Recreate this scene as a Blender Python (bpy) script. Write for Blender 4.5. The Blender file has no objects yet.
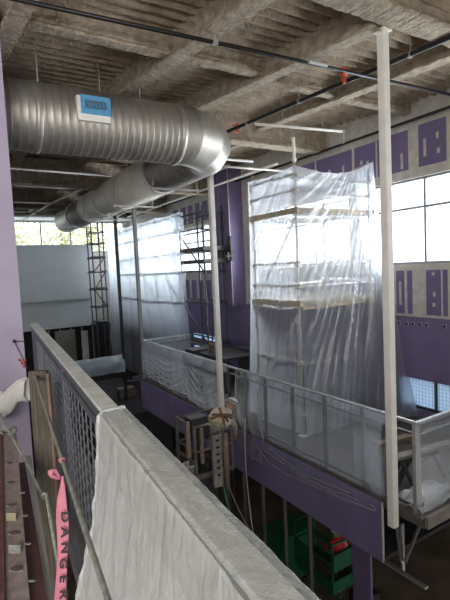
import bpy, bmesh, math, random
from mathutils import Vector, Matrix, noise
random.seed(7)
S = bpy.context.scene
COL = S.collection
ZO = 9.5            # the lower hall floor is z=0 in the finished scene; everything below is written relative to eye level

# ------------------------------------------------------------------ camera frame (used to survey real positions)
YAW, PIT, ROL, FOC = math.radians(31.4), math.radians(-4.0), math.radians(2.7), 450.0
_F = Vector((math.sin(YAW)*math.cos(PIT), math.cos(YAW)*math.cos(PIT), math.sin(PIT)))
_R0 = Vector((math.cos(YAW), -math.sin(YAW), 0))
_U0 = _R0.cross(_F)
_R = math.cos(ROL)*_R0 - math.sin(ROL)*_U0
_U = math.sin(ROL)*_R0 + math.cos(ROL)*_U0
def ray(px, py): return _F + _R*((px-225)/FOC) + _U*((300-py)/FOC)
def onX(px, py, x): v = ray(px, py); return v*(x/v.x)
def onY(px, py, y): v = ray(px, py); return v*(y/v.y)
def onZ(px, py, z): v = ray(px, py); return v*(z/v.z)
def onD(px, py, d): return ray(px, py)*d
V = Vector

# ------------------------------------------------------------------ materials
def mat(name, col, rough=.6, metal=0, var=0., vscale=4., bump=0., bscale=20., col2=None, spec=.4, stretch=None, emit=None):
    m = bpy.data.materials.new(name); m.use_nodes = True
    nt = m.node_tree; b = nt.nodes['Principled BSDF']
    b.inputs['Base Color'].default_value = (*col, 1); b.inputs['Roughness'].default_value = rough
    b.inputs['Metallic'].default_value = metal; b.inputs['Specular IOR Level'].default_value = spec
    tc = nt.nodes.new('ShaderNodeTexCoord'); src = tc.outputs['Object']
    if stretch:
        mp = nt.nodes.new('ShaderNodeMapping'); mp.inputs['Scale'].default_value = stretch
        nt.links.new(src, mp.inputs['Vector']); src = mp.outputs['Vector']
    if var or col2:
        n = nt.nodes.new('ShaderNodeTexNoise'); n.inputs['Scale'].default_value = vscale; n.inputs['Detail'].default_value = 5
        nt.links.new(src, n.inputs['Vector'])
        r = nt.nodes.new('ShaderNodeValToRGB'); r.color_ramp.elements[0].position = .32; r.color_ramp.elements[1].position = .68
        c2 = col2 or tuple(min(1, c*(1+var)) for c in col); c1 = col if col2 else tuple(c*(1-var) for c in col)
        r.color_ramp.elements[0].color = (*c1, 1); r.color_ramp.elements[1].color = (*c2, 1)
        nt.links.new(n.outputs['Fac'], r.inputs['Fac']); nt.links.new(r.outputs['Color'], b.inputs['Base Color'])
    if bump:
        n = nt.nodes.new('ShaderNodeTexNoise'); n.inputs['Scale'].default_value = bscale; n.inputs['Detail'].default_value = 6
        nt.links.new(src, n.inputs['Vector'])
        bp = nt.nodes.new('ShaderNodeBump'); bp.inputs['Strength'].default_value = bump; bp.inputs['Distance'].default_value = .03
        nt.links.new(n.outputs['Fac'], bp.inputs['Height']); nt.links.new(bp.outputs['Normal'], b.inputs['Normal'])
    if emit:
        b.inputs['Emission Color'].default_value = (*emit[0], 1); b.inputs['Emission Strength'].default_value = emit[1]
    return m

def film(name, col, op=.45, edge=.35, gloss=.18, rough=.18, bump=.5, bscale=9., wr=(1, 1, 1), trans=.5):
    """polythene sheet: part clear, part milky (scattering to both sides), thin gloss; it reads denser edge-on"""
    m = bpy.data.materials.new(name); m.use_nodes = True
    nt = m.node_tree; N = nt.nodes; L = nt.links; N.clear()
    out = N.new('ShaderNodeOutputMaterial')
    tc = N.new('ShaderNodeTexCoord'); mp = N.new('ShaderNodeMapping'); mp.inputs['Scale'].default_value = wr
    L.new(tc.outputs['Object'], mp.inputs['Vector'])
    n = N.new('ShaderNodeTexNoise'); n.inputs['Scale'].default_value = bscale; n.inputs['Detail'].default_value = 5; n.inputs['Distortion'].default_value = .6
    L.new(mp.outputs['Vector'], n.inputs['Vector'])
    bp = N.new('ShaderNodeBump'); bp.inputs['Strength'].default_value = bump; bp.inputs['Distance'].default_value = .02
    L.new(n.outputs['Fac'], bp.inputs['Height'])
    tr = N.new('ShaderNodeBsdfTransparent'); tr.inputs['Color'].default_value = (.97, .98, 1, 1)
    df = N.new('ShaderNodeBsdfDiffuse'); df.inputs['Color'].default_value = (*col, 1)
    tl = N.new('ShaderNodeBsdfTranslucent'); tl.inputs['Color'].default_value = (*col, 1)
    gl = N.new('ShaderNodeBsdfGlossy'); gl.inputs['Roughness'].default_value = rough
    for x in (df, tl, gl): L.new(bp.outputs['Normal'], x.inputs['Normal'])
    m1 = N.new('ShaderNodeMixShader'); m1.inputs[0].default_value = trans
    L.new(df.outputs[0], m1.inputs[1]); L.new(tl.outputs[0], m1.inputs[2])
    m2 = N.new('ShaderNodeMixShader'); m2.inputs[0].default_value = gloss
    L.new(m1.outputs[0], m2.inputs[1]); L.new(gl.outputs[0], m2.inputs[2])
    lw = N.new('ShaderNodeLayerWeight'); lw.inputs['Blend'].default_value = .35
    L.new(bp.outputs['Normal'], lw.inputs['Normal'])
    ml = N.new('ShaderNodeMath'); ml.operation = 'MULTIPLY_ADD'; ml.inputs[1].default_value = edge; ml.inputs[2].default_value = op; ml.use_clamp = True
    L.new(lw.outputs['Facing'], ml.inputs[0])
    m3 = N.new('ShaderNodeMixShader'); L.new(ml.outputs[0], m3.inputs[0])
    L.new(tr.outputs[0], m3.inputs[1]); L.new(m2.outputs[0], m3.inputs[2]); L.new(m3.outputs[0], out.inputs['Surface'])
    return m

def glass(name, tint=(.97, .985, 1)):
    m = bpy.data.materials.new(name); m.use_nodes = True
    nt = m.node_tree; N = nt.nodes; L = nt.links; N.clear()
    out = N.new('ShaderNodeOutputMaterial'); tr = N.new('ShaderNodeBsdfTransparent'); tr.inputs['Color'].default_value = (*tint, 1)
    gl = N.new('ShaderNodeBsdfGlossy'); gl.inputs['Roughness'].default_value = .03
    lw = N.new('ShaderNodeLayerWeight'); pw = N.new('ShaderNodeMath'); pw.operation = 'POWER'; pw.inputs[1].default_value = 5
    L.new(lw.outputs['Facing'], pw.inputs[0])
    fr = N.new('ShaderNodeMath'); fr.operation = 'MULTIPLY_ADD'; fr.inputs[1].default_value = .6; fr.inputs[2].default_value = .03; L.new(pw.outputs[0], fr.inputs[0])
    mx = N.new('ShaderNodeMixShader'); L.new(fr.outputs[0], mx.inputs[0]); L.new(tr.outputs[0], mx.inputs[1]); L.new(gl.outputs[0], mx.inputs[2])
    L.new(mx.outputs[0], out.inputs['Surface']); return m

M = {}
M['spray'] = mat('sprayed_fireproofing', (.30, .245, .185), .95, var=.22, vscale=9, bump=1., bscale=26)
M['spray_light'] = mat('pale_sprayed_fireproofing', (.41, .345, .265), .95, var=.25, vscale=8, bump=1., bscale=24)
M['deck'] = mat('sprayed_metal_deck', (.40, .32, .235), .95, var=.22, vscale=5, bump=.9, bscale=22)
M['galv'] = mat('galvanised_spiral_duct', (.44, .41, .365), .5, .8, var=.12, vscale=3, bump=.04, bscale=8, stretch=(3, 1, 1))
M['galv_dull'] = mat('dull_galvanised_steel', (.38, .38, .365), .5, .7, var=.12, vscale=6)
M['duct_wrap'] = mat('matte_grey_duct', (.78, .74, .66), .65, 0, var=.08, vscale=3)
M['white_paint'] = mat('dusty_white_paint', (.86, .84, .78), .6, var=.05, vscale=8)
M['black_pipe'] = mat('black_steel_pipe', (.02, .02, .022), .45, .3)
M['dark_col'] = mat('dark_grey_paint', (.16, .16, .155), .6)
M['grey_pipe'] = mat('grey_conduit', (.42, .41, .39), .5, .4)
M['red'] = mat('red_coupling', (.55, .07, .04), .5)
M['orange'] = mat('orange_webbing', (.26, .12, .05), .7)
M['lime'] = mat('lime_belt', (.42, .46, .20), .7)
M['purple'] = mat('purple_wallboard', (.20, .16, .30), .8, var=.1, vscale=1.6)
M['lavender'] = mat('lavender_wallboard', (.42, .37, .48), .8, var=.04, vscale=2)
M['mud'] = mat('joint_compound', (.60, .57, .52), .9, var=.12, vscale=6)
M['bulk'] = mat('grey_primed_board', (.62, .66, .66), .75, var=.05, vscale=1.2)
M['dark_frame'] = mat('dark_window_frame', (.05, .055, .065), .45, .3)
M['grey_frame'] = mat('grey_window_frame', (.28, .29, .31), .5, .3)
M['slab'] = mat('dusty_concrete', (.11, .10, .09), .9, var=.25, vscale=3, bump=.3)
M['floor'] = mat('brown_hall_floor', (.17, .125, .085), .75, var=.3, vscale=1.1)
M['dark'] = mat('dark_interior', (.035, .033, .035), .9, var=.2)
M['rail_metal'] = mat('grey_rail_metal', (.10, .105, .11), .45, .6, var=.1)  # base colour darkened so the posts read as backlit silhouettes
M['cap'] = mat('dusty_grey_cap', (.50, .52, .48), .6, .2, var=.16, vscale=14, bump=.12, bscale=60)
M['guard_dark'] = mat('dark_guard_steel', (.10, .11, .125), .5, .5, var=.1)
M['guard_mesh'] = mat('grey_woven_wire', (.20, .215, .235), .45, .6, var=.1)
M['stud'] = mat('galvanised_stud', (.30, .30, .30), .45, .7, var=.1)
M['dim_stud'] = mat('shade_darkened_stud', (.11, .105, .10), .7, .3)  # darker copy of the stud steel, standing in for the gloom under the balcony
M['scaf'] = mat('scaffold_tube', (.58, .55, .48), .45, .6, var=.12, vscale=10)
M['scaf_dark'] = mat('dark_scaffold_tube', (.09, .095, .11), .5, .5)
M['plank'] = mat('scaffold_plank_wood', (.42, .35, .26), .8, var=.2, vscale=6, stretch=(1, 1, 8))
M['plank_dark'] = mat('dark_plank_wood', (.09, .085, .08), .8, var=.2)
M['post_wood'] = mat('weathered_wood', (.085, .072, .057), .85, var=.35, vscale=5, stretch=(14, 14, 1), bump=.3, bscale=30)  # wood colour darkened to stand in for shade at the lower left
M['post_edge'] = mat('fresh_cut_wood', (.20, .125, .085), .85, var=.2)
M['rebar'] = mat('dusty_rebar', (.22, .225, .195), .7, .4, var=.25, vscale=40)
M['pink'] = mat('pink_ribbon', (.43, .145, .195), .6, var=.1, vscale=20)  # pink lowered too, shade of the lower left put into the colour
M['ink'] = mat('black_ink', (.03, .02, .025), .7)
M['red_steel'] = mat('dusty_red_primer', (.165, .13, .12), .8, var=.25, vscale=22)  # primer colour darkened as well for the shaded lower left corner
M['red_steel_dark'] = mat('dark_red_primer', (.07, .03, .028), .75, var=.2, vscale=14)
M['yellow'] = mat('faded_yellow_tag', (.22, .20, .12), .8)
M['bluefilm'] = mat('blue_protective_film', (.12, .36, .60), .25, var=.15, vscale=20, bump=.3)
M['bluedark'] = mat('dark_blue_louvres', (.10, .17, .24), .4, .2)
M['cloth'] = mat('white_crumpled_film', (.74, .73, .68), .6, var=.06, bump=.4, bscale=12)
M['green'] = mat('green_lift_paint', (.012, .12, .055), .45, var=.15)
M['lift_grey'] = mat('worn_lift_paint', (.14, .125, .115), .6, var=.25, vscale=12)
M['lift_pale'] = mat('pale_lift_paint', (.30, .265, .235), .6, var=.2, vscale=12)
M['lift_dark'] = mat('black_lift_steel', (.03, .03, .032), .6)
M['lift_orange'] = mat('worn_orange_brown_paint', (.26, .19, .145), .6, var=.2, vscale=12)
M['bucket'] = mat('white_plastic_pail', (.62, .60, .54), .5)
M['shirt'] = mat('dusty_white_coverall', (.78, .70, .58), .9, var=.15, vscale=9, bump=.3)
M['pants'] = mat('grey_work_trousers', (.30, .27, .24), .9, var=.2, vscale=9)
M['skin'] = mat('skin', (.50, .31, .22), .6)
M['boot'] = mat('dark_boot', (.05, .04, .035), .7)
M['hat'] = mat('white_hard_hat', (.75, .74, .70), .4)
M['redshirt'] = mat('red_work_shirt', (.62, .025, .035), .85, var=.15)
M['leaf'] = mat('haze_pale_leaves', (.56, .58, .40), .8, var=.4, vscale=2)  # leaf colour lightened to stand in for haze and overexposure
M['bark'] = mat('tree_bark', (.16, .12, .09), .9)
M['green_cord'] = mat('green_hose', (.03, .28, .14), .5)
M['white_cord'] = mat('white_rope', (.55, .53, .48), .8)
M['brown'] = mat('brown_board', (.17, .125, .09), .8, var=.2)
M['tan'] = mat('tan_board', (.22, .195, .165), .8, var=.15)
M['blacksteel'] = mat('black_device', (.025, .025, .03), .5)
M['whitecross'] = mat('white_sign_face', (.8, .8, .8), .6)
M['film'] = film('clear_sheeting', (.88, .92, .97), .38, .36, .12, .2, .3, 5, trans=.8)
M['film_dense'] = film('milky_sheeting', (.78, .81, .86), .20, .34, .12, .25, .12, 6)
M['film_rail'] = film('draped_rail_sheeting', (.66, .69, .75), .18, .2, .08, .3, .12, 6)
M['film_cap'] = film('film_lying_on_cap', (.70, .71, .67), .22, .3, .14, .3, .8, 16)
M['film_tall'] = film('far_sheeting', (.80, .88, .97), .44, .35, .12, .25, .3, 5, trans=.8)
M['film_thin'] = film('thin_sheeting', (.78, .80, .85), .05, .18, .12, .25, .3, 5)
M['film_front'] = film('dusty_milky_sheeting', (.74, .75, .72), .46, .42, .16, .24, .9, 22, wr=(1, 1, .22), trans=.35)
M['film_blue'] = film('blue_shaded_sheeting', (.66, .79, .90), .8, .2, .1, .3, .3, 6)
M['glass'] = glass('window_glass')

# ------------------------------------------------------------------ mesh builder
class MB:
    def __init__(s): s.v = []; s.f = []; s.m = []
    def add(s, vs, fs, mi=0):
        o = len(s.v); s.v += [V(v) for v in vs]; s.f += [tuple(i+o for i in f) for f in fs]; s.m += [mi]*len(fs); return s
    def box(s, a, b, mi=0):
        x0, x1 = sorted((a[0], b[0])); y0, y1 = sorted((a[1], b[1])); z0, z1 = sorted((a[2], b[2]))
        return s.add([(x0,y0,z0),(x1,y0,z0),(x1,y1,z0),(x0,y1,z0),(x0,y0,z1),(x1,y0,z1),(x1,y1,z1),(x0,y1,z1)],
                     [(0,3,2,1),(4,5,6,7),(0,1,5,4),(1,2,6,5),(2,3,7,6),(3,0,4,7)], mi)
    def bar(s, p, q, w, h, up=(0,0,1), mi=0):
        """rectangular bar p->q, w across, h along 'up'"""
        p, q = V(p), V(q); d = (q-p).normalized(); u = V(up)
        if abs(d.dot(u)) > .95: u = V((0,1,0)) if abs(d.y) < .9 else V((1,0,0))
        sx = d.cross(u).normalized()*(w/2); uz = sx.cross(d).normalized()*(h/2)
        c = []
        for e in (p, q): c += [e-sx-uz, e+sx-uz, e+sx+uz, e-sx+uz]
        return s.add(c, [(0,1,2,3),(7,6,5,4),(0,4,5,1),(1,5,6,2),(2,6,7,3),(3,7,4,0)], mi)
    def tube(s, pts, r, n=10, mi=0, cap=True):
        pts = [V(p) for p in pts]; rr = r if isinstance(r, (list, tuple)) else [r]*len(pts); rings = []
        ref = None
        for i, p in enumerate(pts):
            d = (pts[min(i+1, len(pts)-1)]-pts[max(i-1, 0)]).normalized()
            if ref is None: ref = V((0,0,1)) if abs(d.z) < .9 else V((1,0,0))
            a = d.cross(ref)
            if a.length < 1e-4: a = d.cross(V((0,1,0)))
            a.normalize(); b = a.cross(d).normalized(); ref = b
            rings.append([p + (a*math.cos(2*math.pi*k/n)+b*math.sin(2*math.pi*k/n))*rr[i] for k in range(n)])
        vs = [v for ring in rings for v in ring]; fs = []
        for i in range(len(pts)-1):
            for k in range(n): fs.append((i*n+k, i*n+(k+1)%n, (i+1)*n+(k+1)%n, (i+1)*n+k))
        if cap: fs.append(tuple(range(n-1, -1, -1))); fs.append(tuple((len(pts)-1)*n+k for k in range(n)))
        return s.add(vs, fs, mi)
    def grid(s, fn, nu, nv, mi=0):
        vs = [fn(i/nu, j/nv) for j in range(nv+1) for i in range(nu+1)]
        fs = [(j*(nu+1)+i, j*(nu+1)+i+1, (j+1)*(nu+1)+i+1, (j+1)*(nu+1)+i) for j in range(nv) for i in range(nu)]
        return s.add(vs, fs, mi)
    def ball(s, c, r, n=12, m=8, mi=0, jit=0.):
        c = V(c); r = V(r) if not isinstance(r, (int, float)) else V((r, r, r)); vs = []
        for j in range(m+1):
            t = math.pi*j/m
            for i in range(n):
                a = 2*math.pi*i/n; k = 1+random.uniform(-jit, jit)
                vs.append(c+V((r.x*math.sin(t)*math.cos(a)*k, r.y*math.sin(t)*math.sin(a)*k, r.z*math.cos(t)*k)))
        fs = [(j*n+i, (j+1)*n+i, (j+1)*n+(i+1)%n, j*n+(i+1)%n) for j in range(m) for i in range(n)]
        return s.add(vs, fs, mi)
    def lathe(s, c, prof, n=16, mi=0, cap=True):
        c = V(c); vs = [c+V((r*math.cos(2*math.pi*k/n), r*math.sin(2*math.pi*k/n), z)) for r, z in prof for k in range(n)]
        fs = [(j*n+k, j*n+(k+1)%n, (j+1)*n+(k+1)%n, (j+1)*n+k) for j in range(len(prof)-1) for k in range(n)]
        if cap: fs.append(tuple(range(n-1, -1, -1)))
        return s.add(vs, fs, mi)

ORG = {}
def _mesh(name, mb, mats, org, smooth, bevel):
    me = bpy.data.meshes.new(name)
    me.from_pydata([v-org for v in mb.v], [], mb.f)
    for m in (mats if isinstance(mats, (list, tuple)) else [mats]): me.materials.append(m)
    for p, i in zip(me.polygons, mb.m): p.material_index = i; p.use_smooth = smooth
    me.validate(); me.update()
    return me
def _base(mb):
    xs = [v.x for v in mb.v]; ys = [v.y for v in mb.v]; zs = [v.z for v in mb.v]
    return V(((min(xs)+max(xs))/2, (min(ys)+max(ys))/2, min(zs)))
def part(name, mb, m, parent, smooth=False, bevel=0, label=None, kind=None):
    org = ORG[parent.name]; me = _mesh(name, mb, m, org, smooth, bevel)
    o = bpy.data.objects.new(name, me); COL.objects.link(o); o.parent = parent; ORG[o.name] = org
    if bevel:
        bv = o.modifiers.new('bevel', 'BEVEL'); bv.width = bevel; bv.segments = 2; bv.limit_method = 'ANGLE'
    if label: o['label'] = label
    if kind: o['kind'] = kind
    return o
def single(name, mb, m, label, cat, group=None, smooth=False, bevel=0, kind=None):
    org = _base(mb); me = _mesh(name, mb, m, org, smooth, bevel)
    o = bpy.data.objects.new(name, me); COL.objects.link(o); o.location = org; ORG[o.name] = org
    if bevel:
        bv = o.modifiers.new('bevel', 'BEVEL'); bv.width = bevel; bv.segments = 2; bv.limit_method = 'ANGLE'
    o['label'] = label; o['category'] = cat
    if group: o['group'] = group
    if kind: o['kind'] = kind
    return o
def struct(name, mb, m, smooth=False, parent=None, label=None):
    if parent: return part(name, mb, m, parent, smooth)
    org = _base(mb); me = _mesh(name, mb, m, org, smooth, 0)
    o = bpy.data.objects.new(name, me); COL.objects.link(o); o.location = org; ORG[o.name] = org; o['kind'] = 'structure'
    if label: o['label'] = label
    return o
def thing(name, loc, label, cat, group=None):
    o = bpy.data.objects.new(name, None); COL.objects.link(o); o.location = V(loc); ORG[o.name] = V(loc)
    o.empty_display_size = .1; o['label'] = label; o['category'] = cat; o['kind'] = 'thing'
    if group: o['group'] = group
    return o
def nz(p, s=1.): return noise.noise(V(p)*s)

XW = 8.2       # inner face of the window wall
XR = 5.0       # guard rail of the balcony
FB = -3.30     # balcony floor
FL = -9.5      # lower hall floor

# ================================================================== SETTING
struct('floor', MB().box((-6, -5, FL-.2), (14.5, 24, FL)), M['floor'])
# ceiling: corrugated sprayed deck, ribs run across the hall
def deck_z(y): return 3.03+.06*(min(y, 8.4)-3.95)
mb = MB(); ys = []; y = -3.0
prof = []
while y < 23:
    for dy, dz in ((0, 0), (.035, .075), (.10, .075), (.135, 0)): prof.append((y+dy, deck_z(y)+dz))
    y += .20
nx = 60
for (yy, zz) in prof:
    for i in range(nx+1):
        x = -4+i*(12.4/nx); mb.v.append(V((x, yy+.012*nz((x, yy, 0), 3), zz+.014*nz((x*1.5, yy*4, 5), 2))))
for j in range(len(prof)-1):
    for i in range(nx): mb.f.append((j*(nx+1)+i, (j+1)*(nx+1)+i, (j+1)*(nx+1)+i+1, j*(nx+1)+i+1)); mb.m.append(0)
struct('ceiling', mb, M['deck'], smooth=True)
struct('roof', MB().box((-5, -3, 3.75), (8.6, 23.2, 3.85)), M['slab'])

def fuzzy_beam(p, q, h=.42, wf=.21, ww=.11, seg=.05, jit=.008, top=True):
    """sprayed I-section: p,q are the middle of the bottom flange's underside"""
    p, q = V(p), V(q); d = q-p; n = max(2, int(d.length/seg)); dn = d.normalized()
    sx = dn.cross(V((0,0,1))).normalized()
    pf = [(-wf/2, 0), (wf/2, 0), (wf/2+.010, .03), (wf/2-.012, .06), (ww/2+.03, .09), (ww/2, .15), (ww/2, h-.09), (ww/2+.05, h-.05), (ww/2+.07, h),
          (-ww/2-.07, h), (-ww/2-.05, h-.05), (-ww/2, h-.09), (-ww/2, .15), (-ww/2-.03, .09), (-wf/2+.012, .06), (-wf/2-.010, .03)]
    vs = []
    for i in range(n+1):
        c = p+d*(i/n)
        for k, (a, b) in enumerate(pf):
            vs.append(c+sx*(a+random.uniform(-jit, jit))+V((0, 0, b+random.uniform(-jit, jit)))+dn*random.uniform(-jit, jit))
    m = len(pf); fs = [(i*m+k, i*m+(k+1) % m, (i+1)*m+(k+1) % m, (i+1)*m+k) for i in range(n) for k in range(m)]
    fs += [tuple(range(m-1, -1, -1)), tuple(n*m+k for k in range(m))]
    return MB().add(vs, fs)
def ceil_beam(p, q, m='spray_light', **k): return struct('ceiling_beam', fuzzy_beam(p, q, **k), M[m], smooth=False)
# girders across the hall over each row of columns
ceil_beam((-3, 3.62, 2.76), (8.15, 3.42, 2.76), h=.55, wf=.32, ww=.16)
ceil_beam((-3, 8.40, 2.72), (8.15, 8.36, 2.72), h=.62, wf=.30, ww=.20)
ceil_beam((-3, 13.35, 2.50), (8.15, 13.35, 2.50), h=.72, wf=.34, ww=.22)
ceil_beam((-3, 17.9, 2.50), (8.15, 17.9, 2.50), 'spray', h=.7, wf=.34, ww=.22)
# beams along the hall
def zb(y): return 2.75+.06*(y-3.95)
def xb(x0, x1, y): return x0+(x1-x0)*(y-3.9)/3.2
BX = [(.98, .76), (3.0, 2.76), (4.54, 4.28), (6.15, 6.14)]
for x0, x1 in BX:
    ceil_beam((xb(x0, x1, 3.7), 3.7, zb(3.7)), (xb(x0, x1, 8.25), 8.25, zb(8.25)), h=.32, wf=.21)
for x0, x1 in [(.75, .75), (2.75, 2.75), (6.1, 6.1)]:
    ceil_beam((x0, -2.5, 2.8), (x0, 3.35, 2.8), h=.42)
for x in (.1, 1.75, 3.3, 4.9, 6.3):
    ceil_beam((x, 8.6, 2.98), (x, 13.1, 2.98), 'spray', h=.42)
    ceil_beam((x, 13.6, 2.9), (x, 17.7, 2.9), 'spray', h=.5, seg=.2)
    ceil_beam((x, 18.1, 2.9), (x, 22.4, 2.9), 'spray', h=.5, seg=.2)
# short purlins between the beams
for a, b, y in ((0, 1, 5.75), (1, 2, 5.72), (2, 3, 5.9)):
    xa = xb(*BX[a], y)+.08; xc = xb(*BX[b], y)-.08
    ceil_beam((xa, y, zb(y)+.05), (xc, y, zb(y)+.05), h=.26, wf=.15, ww=.08)
pa, pb = onZ(380, 108, 2.84), onZ(426, 106, 2.84)
ceil_beam((6.3, 5.9, 2.90), (8.1, 5.9, 2.90), h=.24, wf=.15, ww=.09)
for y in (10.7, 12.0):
    ceil_beam((.2, y, 3.02), (4.8, y, 3.02), 'spray', h=.36, wf=.17, ww=.09)

# window wall (x = XW) with openings
OPEN = [(1.2, 7.15, -.09, 1.65), (7.62, 11.25, -.09, 1.65), (13.75, 17.3, -.09, 1.65), (17.9, 21.5, -.09, 1.65)]
LOWO = [(1.2, 6.35, -3.14, -2.45), (13.8, 16.2, -3.14, -2.45)]
def wall_boxes(mb, x0, x1, ops, ya, yb, za, zc):
    y = ya
    for (a, b, c, d) in sorted(ops):
        if a > y: mb.box((x0, y, za), (x1, a, zc))
        mb.box((x0, a, za), (x1, b, c)); mb.box((x0, a, d), (x1, b, zc)); y = b
    if y < yb: mb.box((x0, y, za), (x1, yb, zc))
mb = MB()
wall_boxes(mb, XW, XW+.25, OPEN, -3, 22.7, -1.2, 3.75)
wr = struct('wall_right', mb, M['mud'])
mb = MB(); wall_boxes(mb, XW, XW+.25, LOWO, -3, 22.7, FB-.2, -1.2)
struct('wall_right', mb, M['purple'])
struct('balcony_floor', MB().box((XW, -3, FB-.4), (14.5, 22.7, FB-.2)), M['dark'])  # unseen slab outside the wall, added to block bright leaks into the lower hall
struct('wall_right', MB().box((14.2, -3, FL), (14.5, 22.7, FB-.2)), M['floor'])
struct('wall_far', MB().box((XW, 22.6, FL), (14.5, 22.6+.25, FB-.2)), M['dark'])
# purple projecting band with a bevelled top and bottom lip
mb = MB().box((XW-.2, -3, -2.40), (XW, 22.6, -1.22)); mb.box((XW-.215, -3, -1.22), (XW, 22.6, -1.19)); mb.box((XW-.19, -3, -2.44), (XW, 22.6, -2.40))
for y in (2.4, 4.85, 7.3, 9.7, 12.1, 14.5, 16.9): mb.box((XW-.203, y, -2.4), (XW-.2, y+.006, -1.22))
struct('trim_1', mb, M['purple'])
# purple board left showing between the taped joints
mb = MB()
def patch(px0, py0, px1, py1, mi=0, t=.006):
    a = onX(px0, py0, XW); b = onX(px1, py1, XW)
    mb.box((XW-t, min(a.y, b.y), min(a.z, b.z)), (XW, max(a.y, b.y), max(a.z, b.z)), mi)
def patch_r(y0, y1, z0, z1, mi=0, t=.006): mb.box((XW-t, y0, z0), (XW, y1, z1), mi)
patch_r(5.15, 5.74, 1.84, 2.66); patch_r(3.2, 4.9, 1.84, 2.66)
patch_r(5.98, 6.75, 1.84, 2.64); patch_r(6.80, 7.40, 1.84, 2.62); patch_r(7.48, 8.66, 1.84, 2.62); patch_r(8.72, 9.95, 1.84, 2.62); patch_r(10.02, 11.3, 1.84, 2.62)
for y0, z0, z1 in ((5.60, 2.02, 2.36), (5.33, 2.3, 2.42), (5.31, 2.02, 2.12), (6.13, 1.88, 2.2), (6.42, 1.88, 2.1), (6.62, 2.3, 2.38), (7.02, 1.9, 2.25), (7.2, 2.2, 2.3), (7.75, 1.9, 2.3), (8.2, 1.9, 2.3), (9.1, 1.9, 2.25), (9.5, 1.9, 2.3), (10.4, 1.9, 2.3), (10.9, 1.9, 2.3)):
    patch_r(y0-.03, y0+.03, z0, z1, 1, .009)
for y0, y1 in ((5.16, 5.26), (5.30, 5.62), (5.94, 6.06), (6.13, 6.33), (4.2, 5.0), (6.6, 6.9), (7.1, 7.6), (7.8, 8.5), (8.8, 9.6), (9.9, 10.6), (10.8, 11.3)):
    patch_r(y0, y1, -1.13, -.22)
for y0, z0, z1 in ((5.46, -.33, -.27), (5.44, -.75, -.66), (5.45, -.95, -.88), (6.23, -.95, -.45), (8.1, -1, -.4), (9.2, -1, -.4)): patch_r(y0-.03, y0+.03, z0, z1, 1, .009)
# far part of the same wall: narrow purple stripes above and under the third window
for y0, y1 in ((13.8, 14.15), (14.35, 14.75), (14.95, 15.3), (15.5, 15.9), (16.1, 16.5), (16.8, 17.3)):
    patch_r(y0, y1, 1.8, 2.5); patch_r(y0, y1, -1.13, -.4)
# strip right of the pier
patch_r(11.3, 11.5, .9, 2.3); patch_r(11.34, 11.46, -1.1, .6)
struct('wall_right', mb, [M['purple'], M['mud']])
# purple pier standing proud of the window wall, with white corner beads
mb = MB().box((XW-.55, 12.05, -1.19), (XW, 13.35, 3.2), 0); mb.box((XW-.56, 12.04, -1.19), (XW-.535, 12.065, 3.2), 1); mb.box((XW-.03, 12.03, -1.19), (XW-.002, 12.05, 3.2), 1)
mb.box((XW-.553, 12.65, -1.19), (XW-.55, 12.66, 3.2), 1)
struct('pillar', mb, [M['purple'], M['mud']])

# windows
def window(n, x, y0, y1, z0, z1, cols, rows, fm='grey_frame', fw=.045, gm='glass', wires=False):
    o = bpy.data.objects.new('window_%d' % n, None); COL.objects.link(o); o.location = (x, (y0+y1)/2, z0); ORG[o.name] = V(o.location); o['kind'] = 'structure'
    mb = MB()
    for k in range(cols+1):
        y = y0+(y1-y0)*k/cols; y = min(max(y, y0+fw/2), y1-fw/2); mb.box((x, y-fw/2, z0), (x+.08, y+fw/2, z1))
    for z in [z0+fw/2, z1-fw/2]+rows: mb.box((x+.005, y0, z-fw/2), (x+.075, y1, z+fw/2))
    part('window_frame', mb, M[fm], o)
    part('pane', MB().box((x+.035, y0, z0), (x+.045, y1, z1)), M[gm], o)
    if wires:
        mb = MB(); y = y0
        while y < y1: mb.box((x-.02, y-.0025, z0), (x-.014, y+.0025, z1)); y += .075
        z = z0
        while z < z1: mb.box((x-.02, y0, z-.0025), (x-.014, y1, z+.0025)); z += .075
        part('wire_grid', mb, M['grey_frame'], o)
    return o
for i, (a, b, c, d) in enumerate(OPEN): window(i+1, XW+.06, a, b, c, d, 4 if i == 0 else 3, [1.06])
for i, (a, b, c, d) in enumerate(LOWO): window(i+5, XW+.06, a, b, c, d, 6 if i == 0 else 3, [], 'dark_frame', .05, 'film_blue', True)  # low panes tinted blue, the cool shade outside put into their colour

# far wall with its band of high windows, grey bulkhead hanging in front of it
YF = 22.6
mb = MB()
def fw_boxes(mb, y0, y1, ops, xa, xb_, za, zc):
    x = xa
    for (a, b, c, d) in ops:
        mb.box((x, y0, za), (a, y1, zc)); mb.box((a, y0, za), (b, y1, c)); mb.box((a, y0, d), (b, y1, zc)); x = b
    mb.box((x, y0, za), (xb_, y1, zc))
fw_boxes(mb, YF, YF+.25, [(-1.5, 7.9, 1.1, 2.62)], -4.8, XW, -2.45, 3.75)
struct('wall_far', mb, M['mud'])
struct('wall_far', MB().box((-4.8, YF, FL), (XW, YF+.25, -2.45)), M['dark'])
o = bpy.data.objects.new('window_8', None); COL.objects.link(o); o.location = (3.2, YF+.1, 1.1); ORG[o.name] = V(o.location); o['kind'] = 'structure'
mb = MB()
for k in range(8):
    x = -1.5+9.4*k/7; mb.box((x-.03, YF+.06, 1.1), (x+.03, YF+.14, 2.62))
for z in (1.13, 2.59): mb.box((-1.5, YF+.06, z-.03), (7.9, YF+.14, z+.03))
part('window_frame', mb, M['grey_frame'], o); part('pane', MB().box((-1.5, YF+.095, 1.1), (7.9, YF+.105, 2.62)), M['glass'], o)
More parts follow.
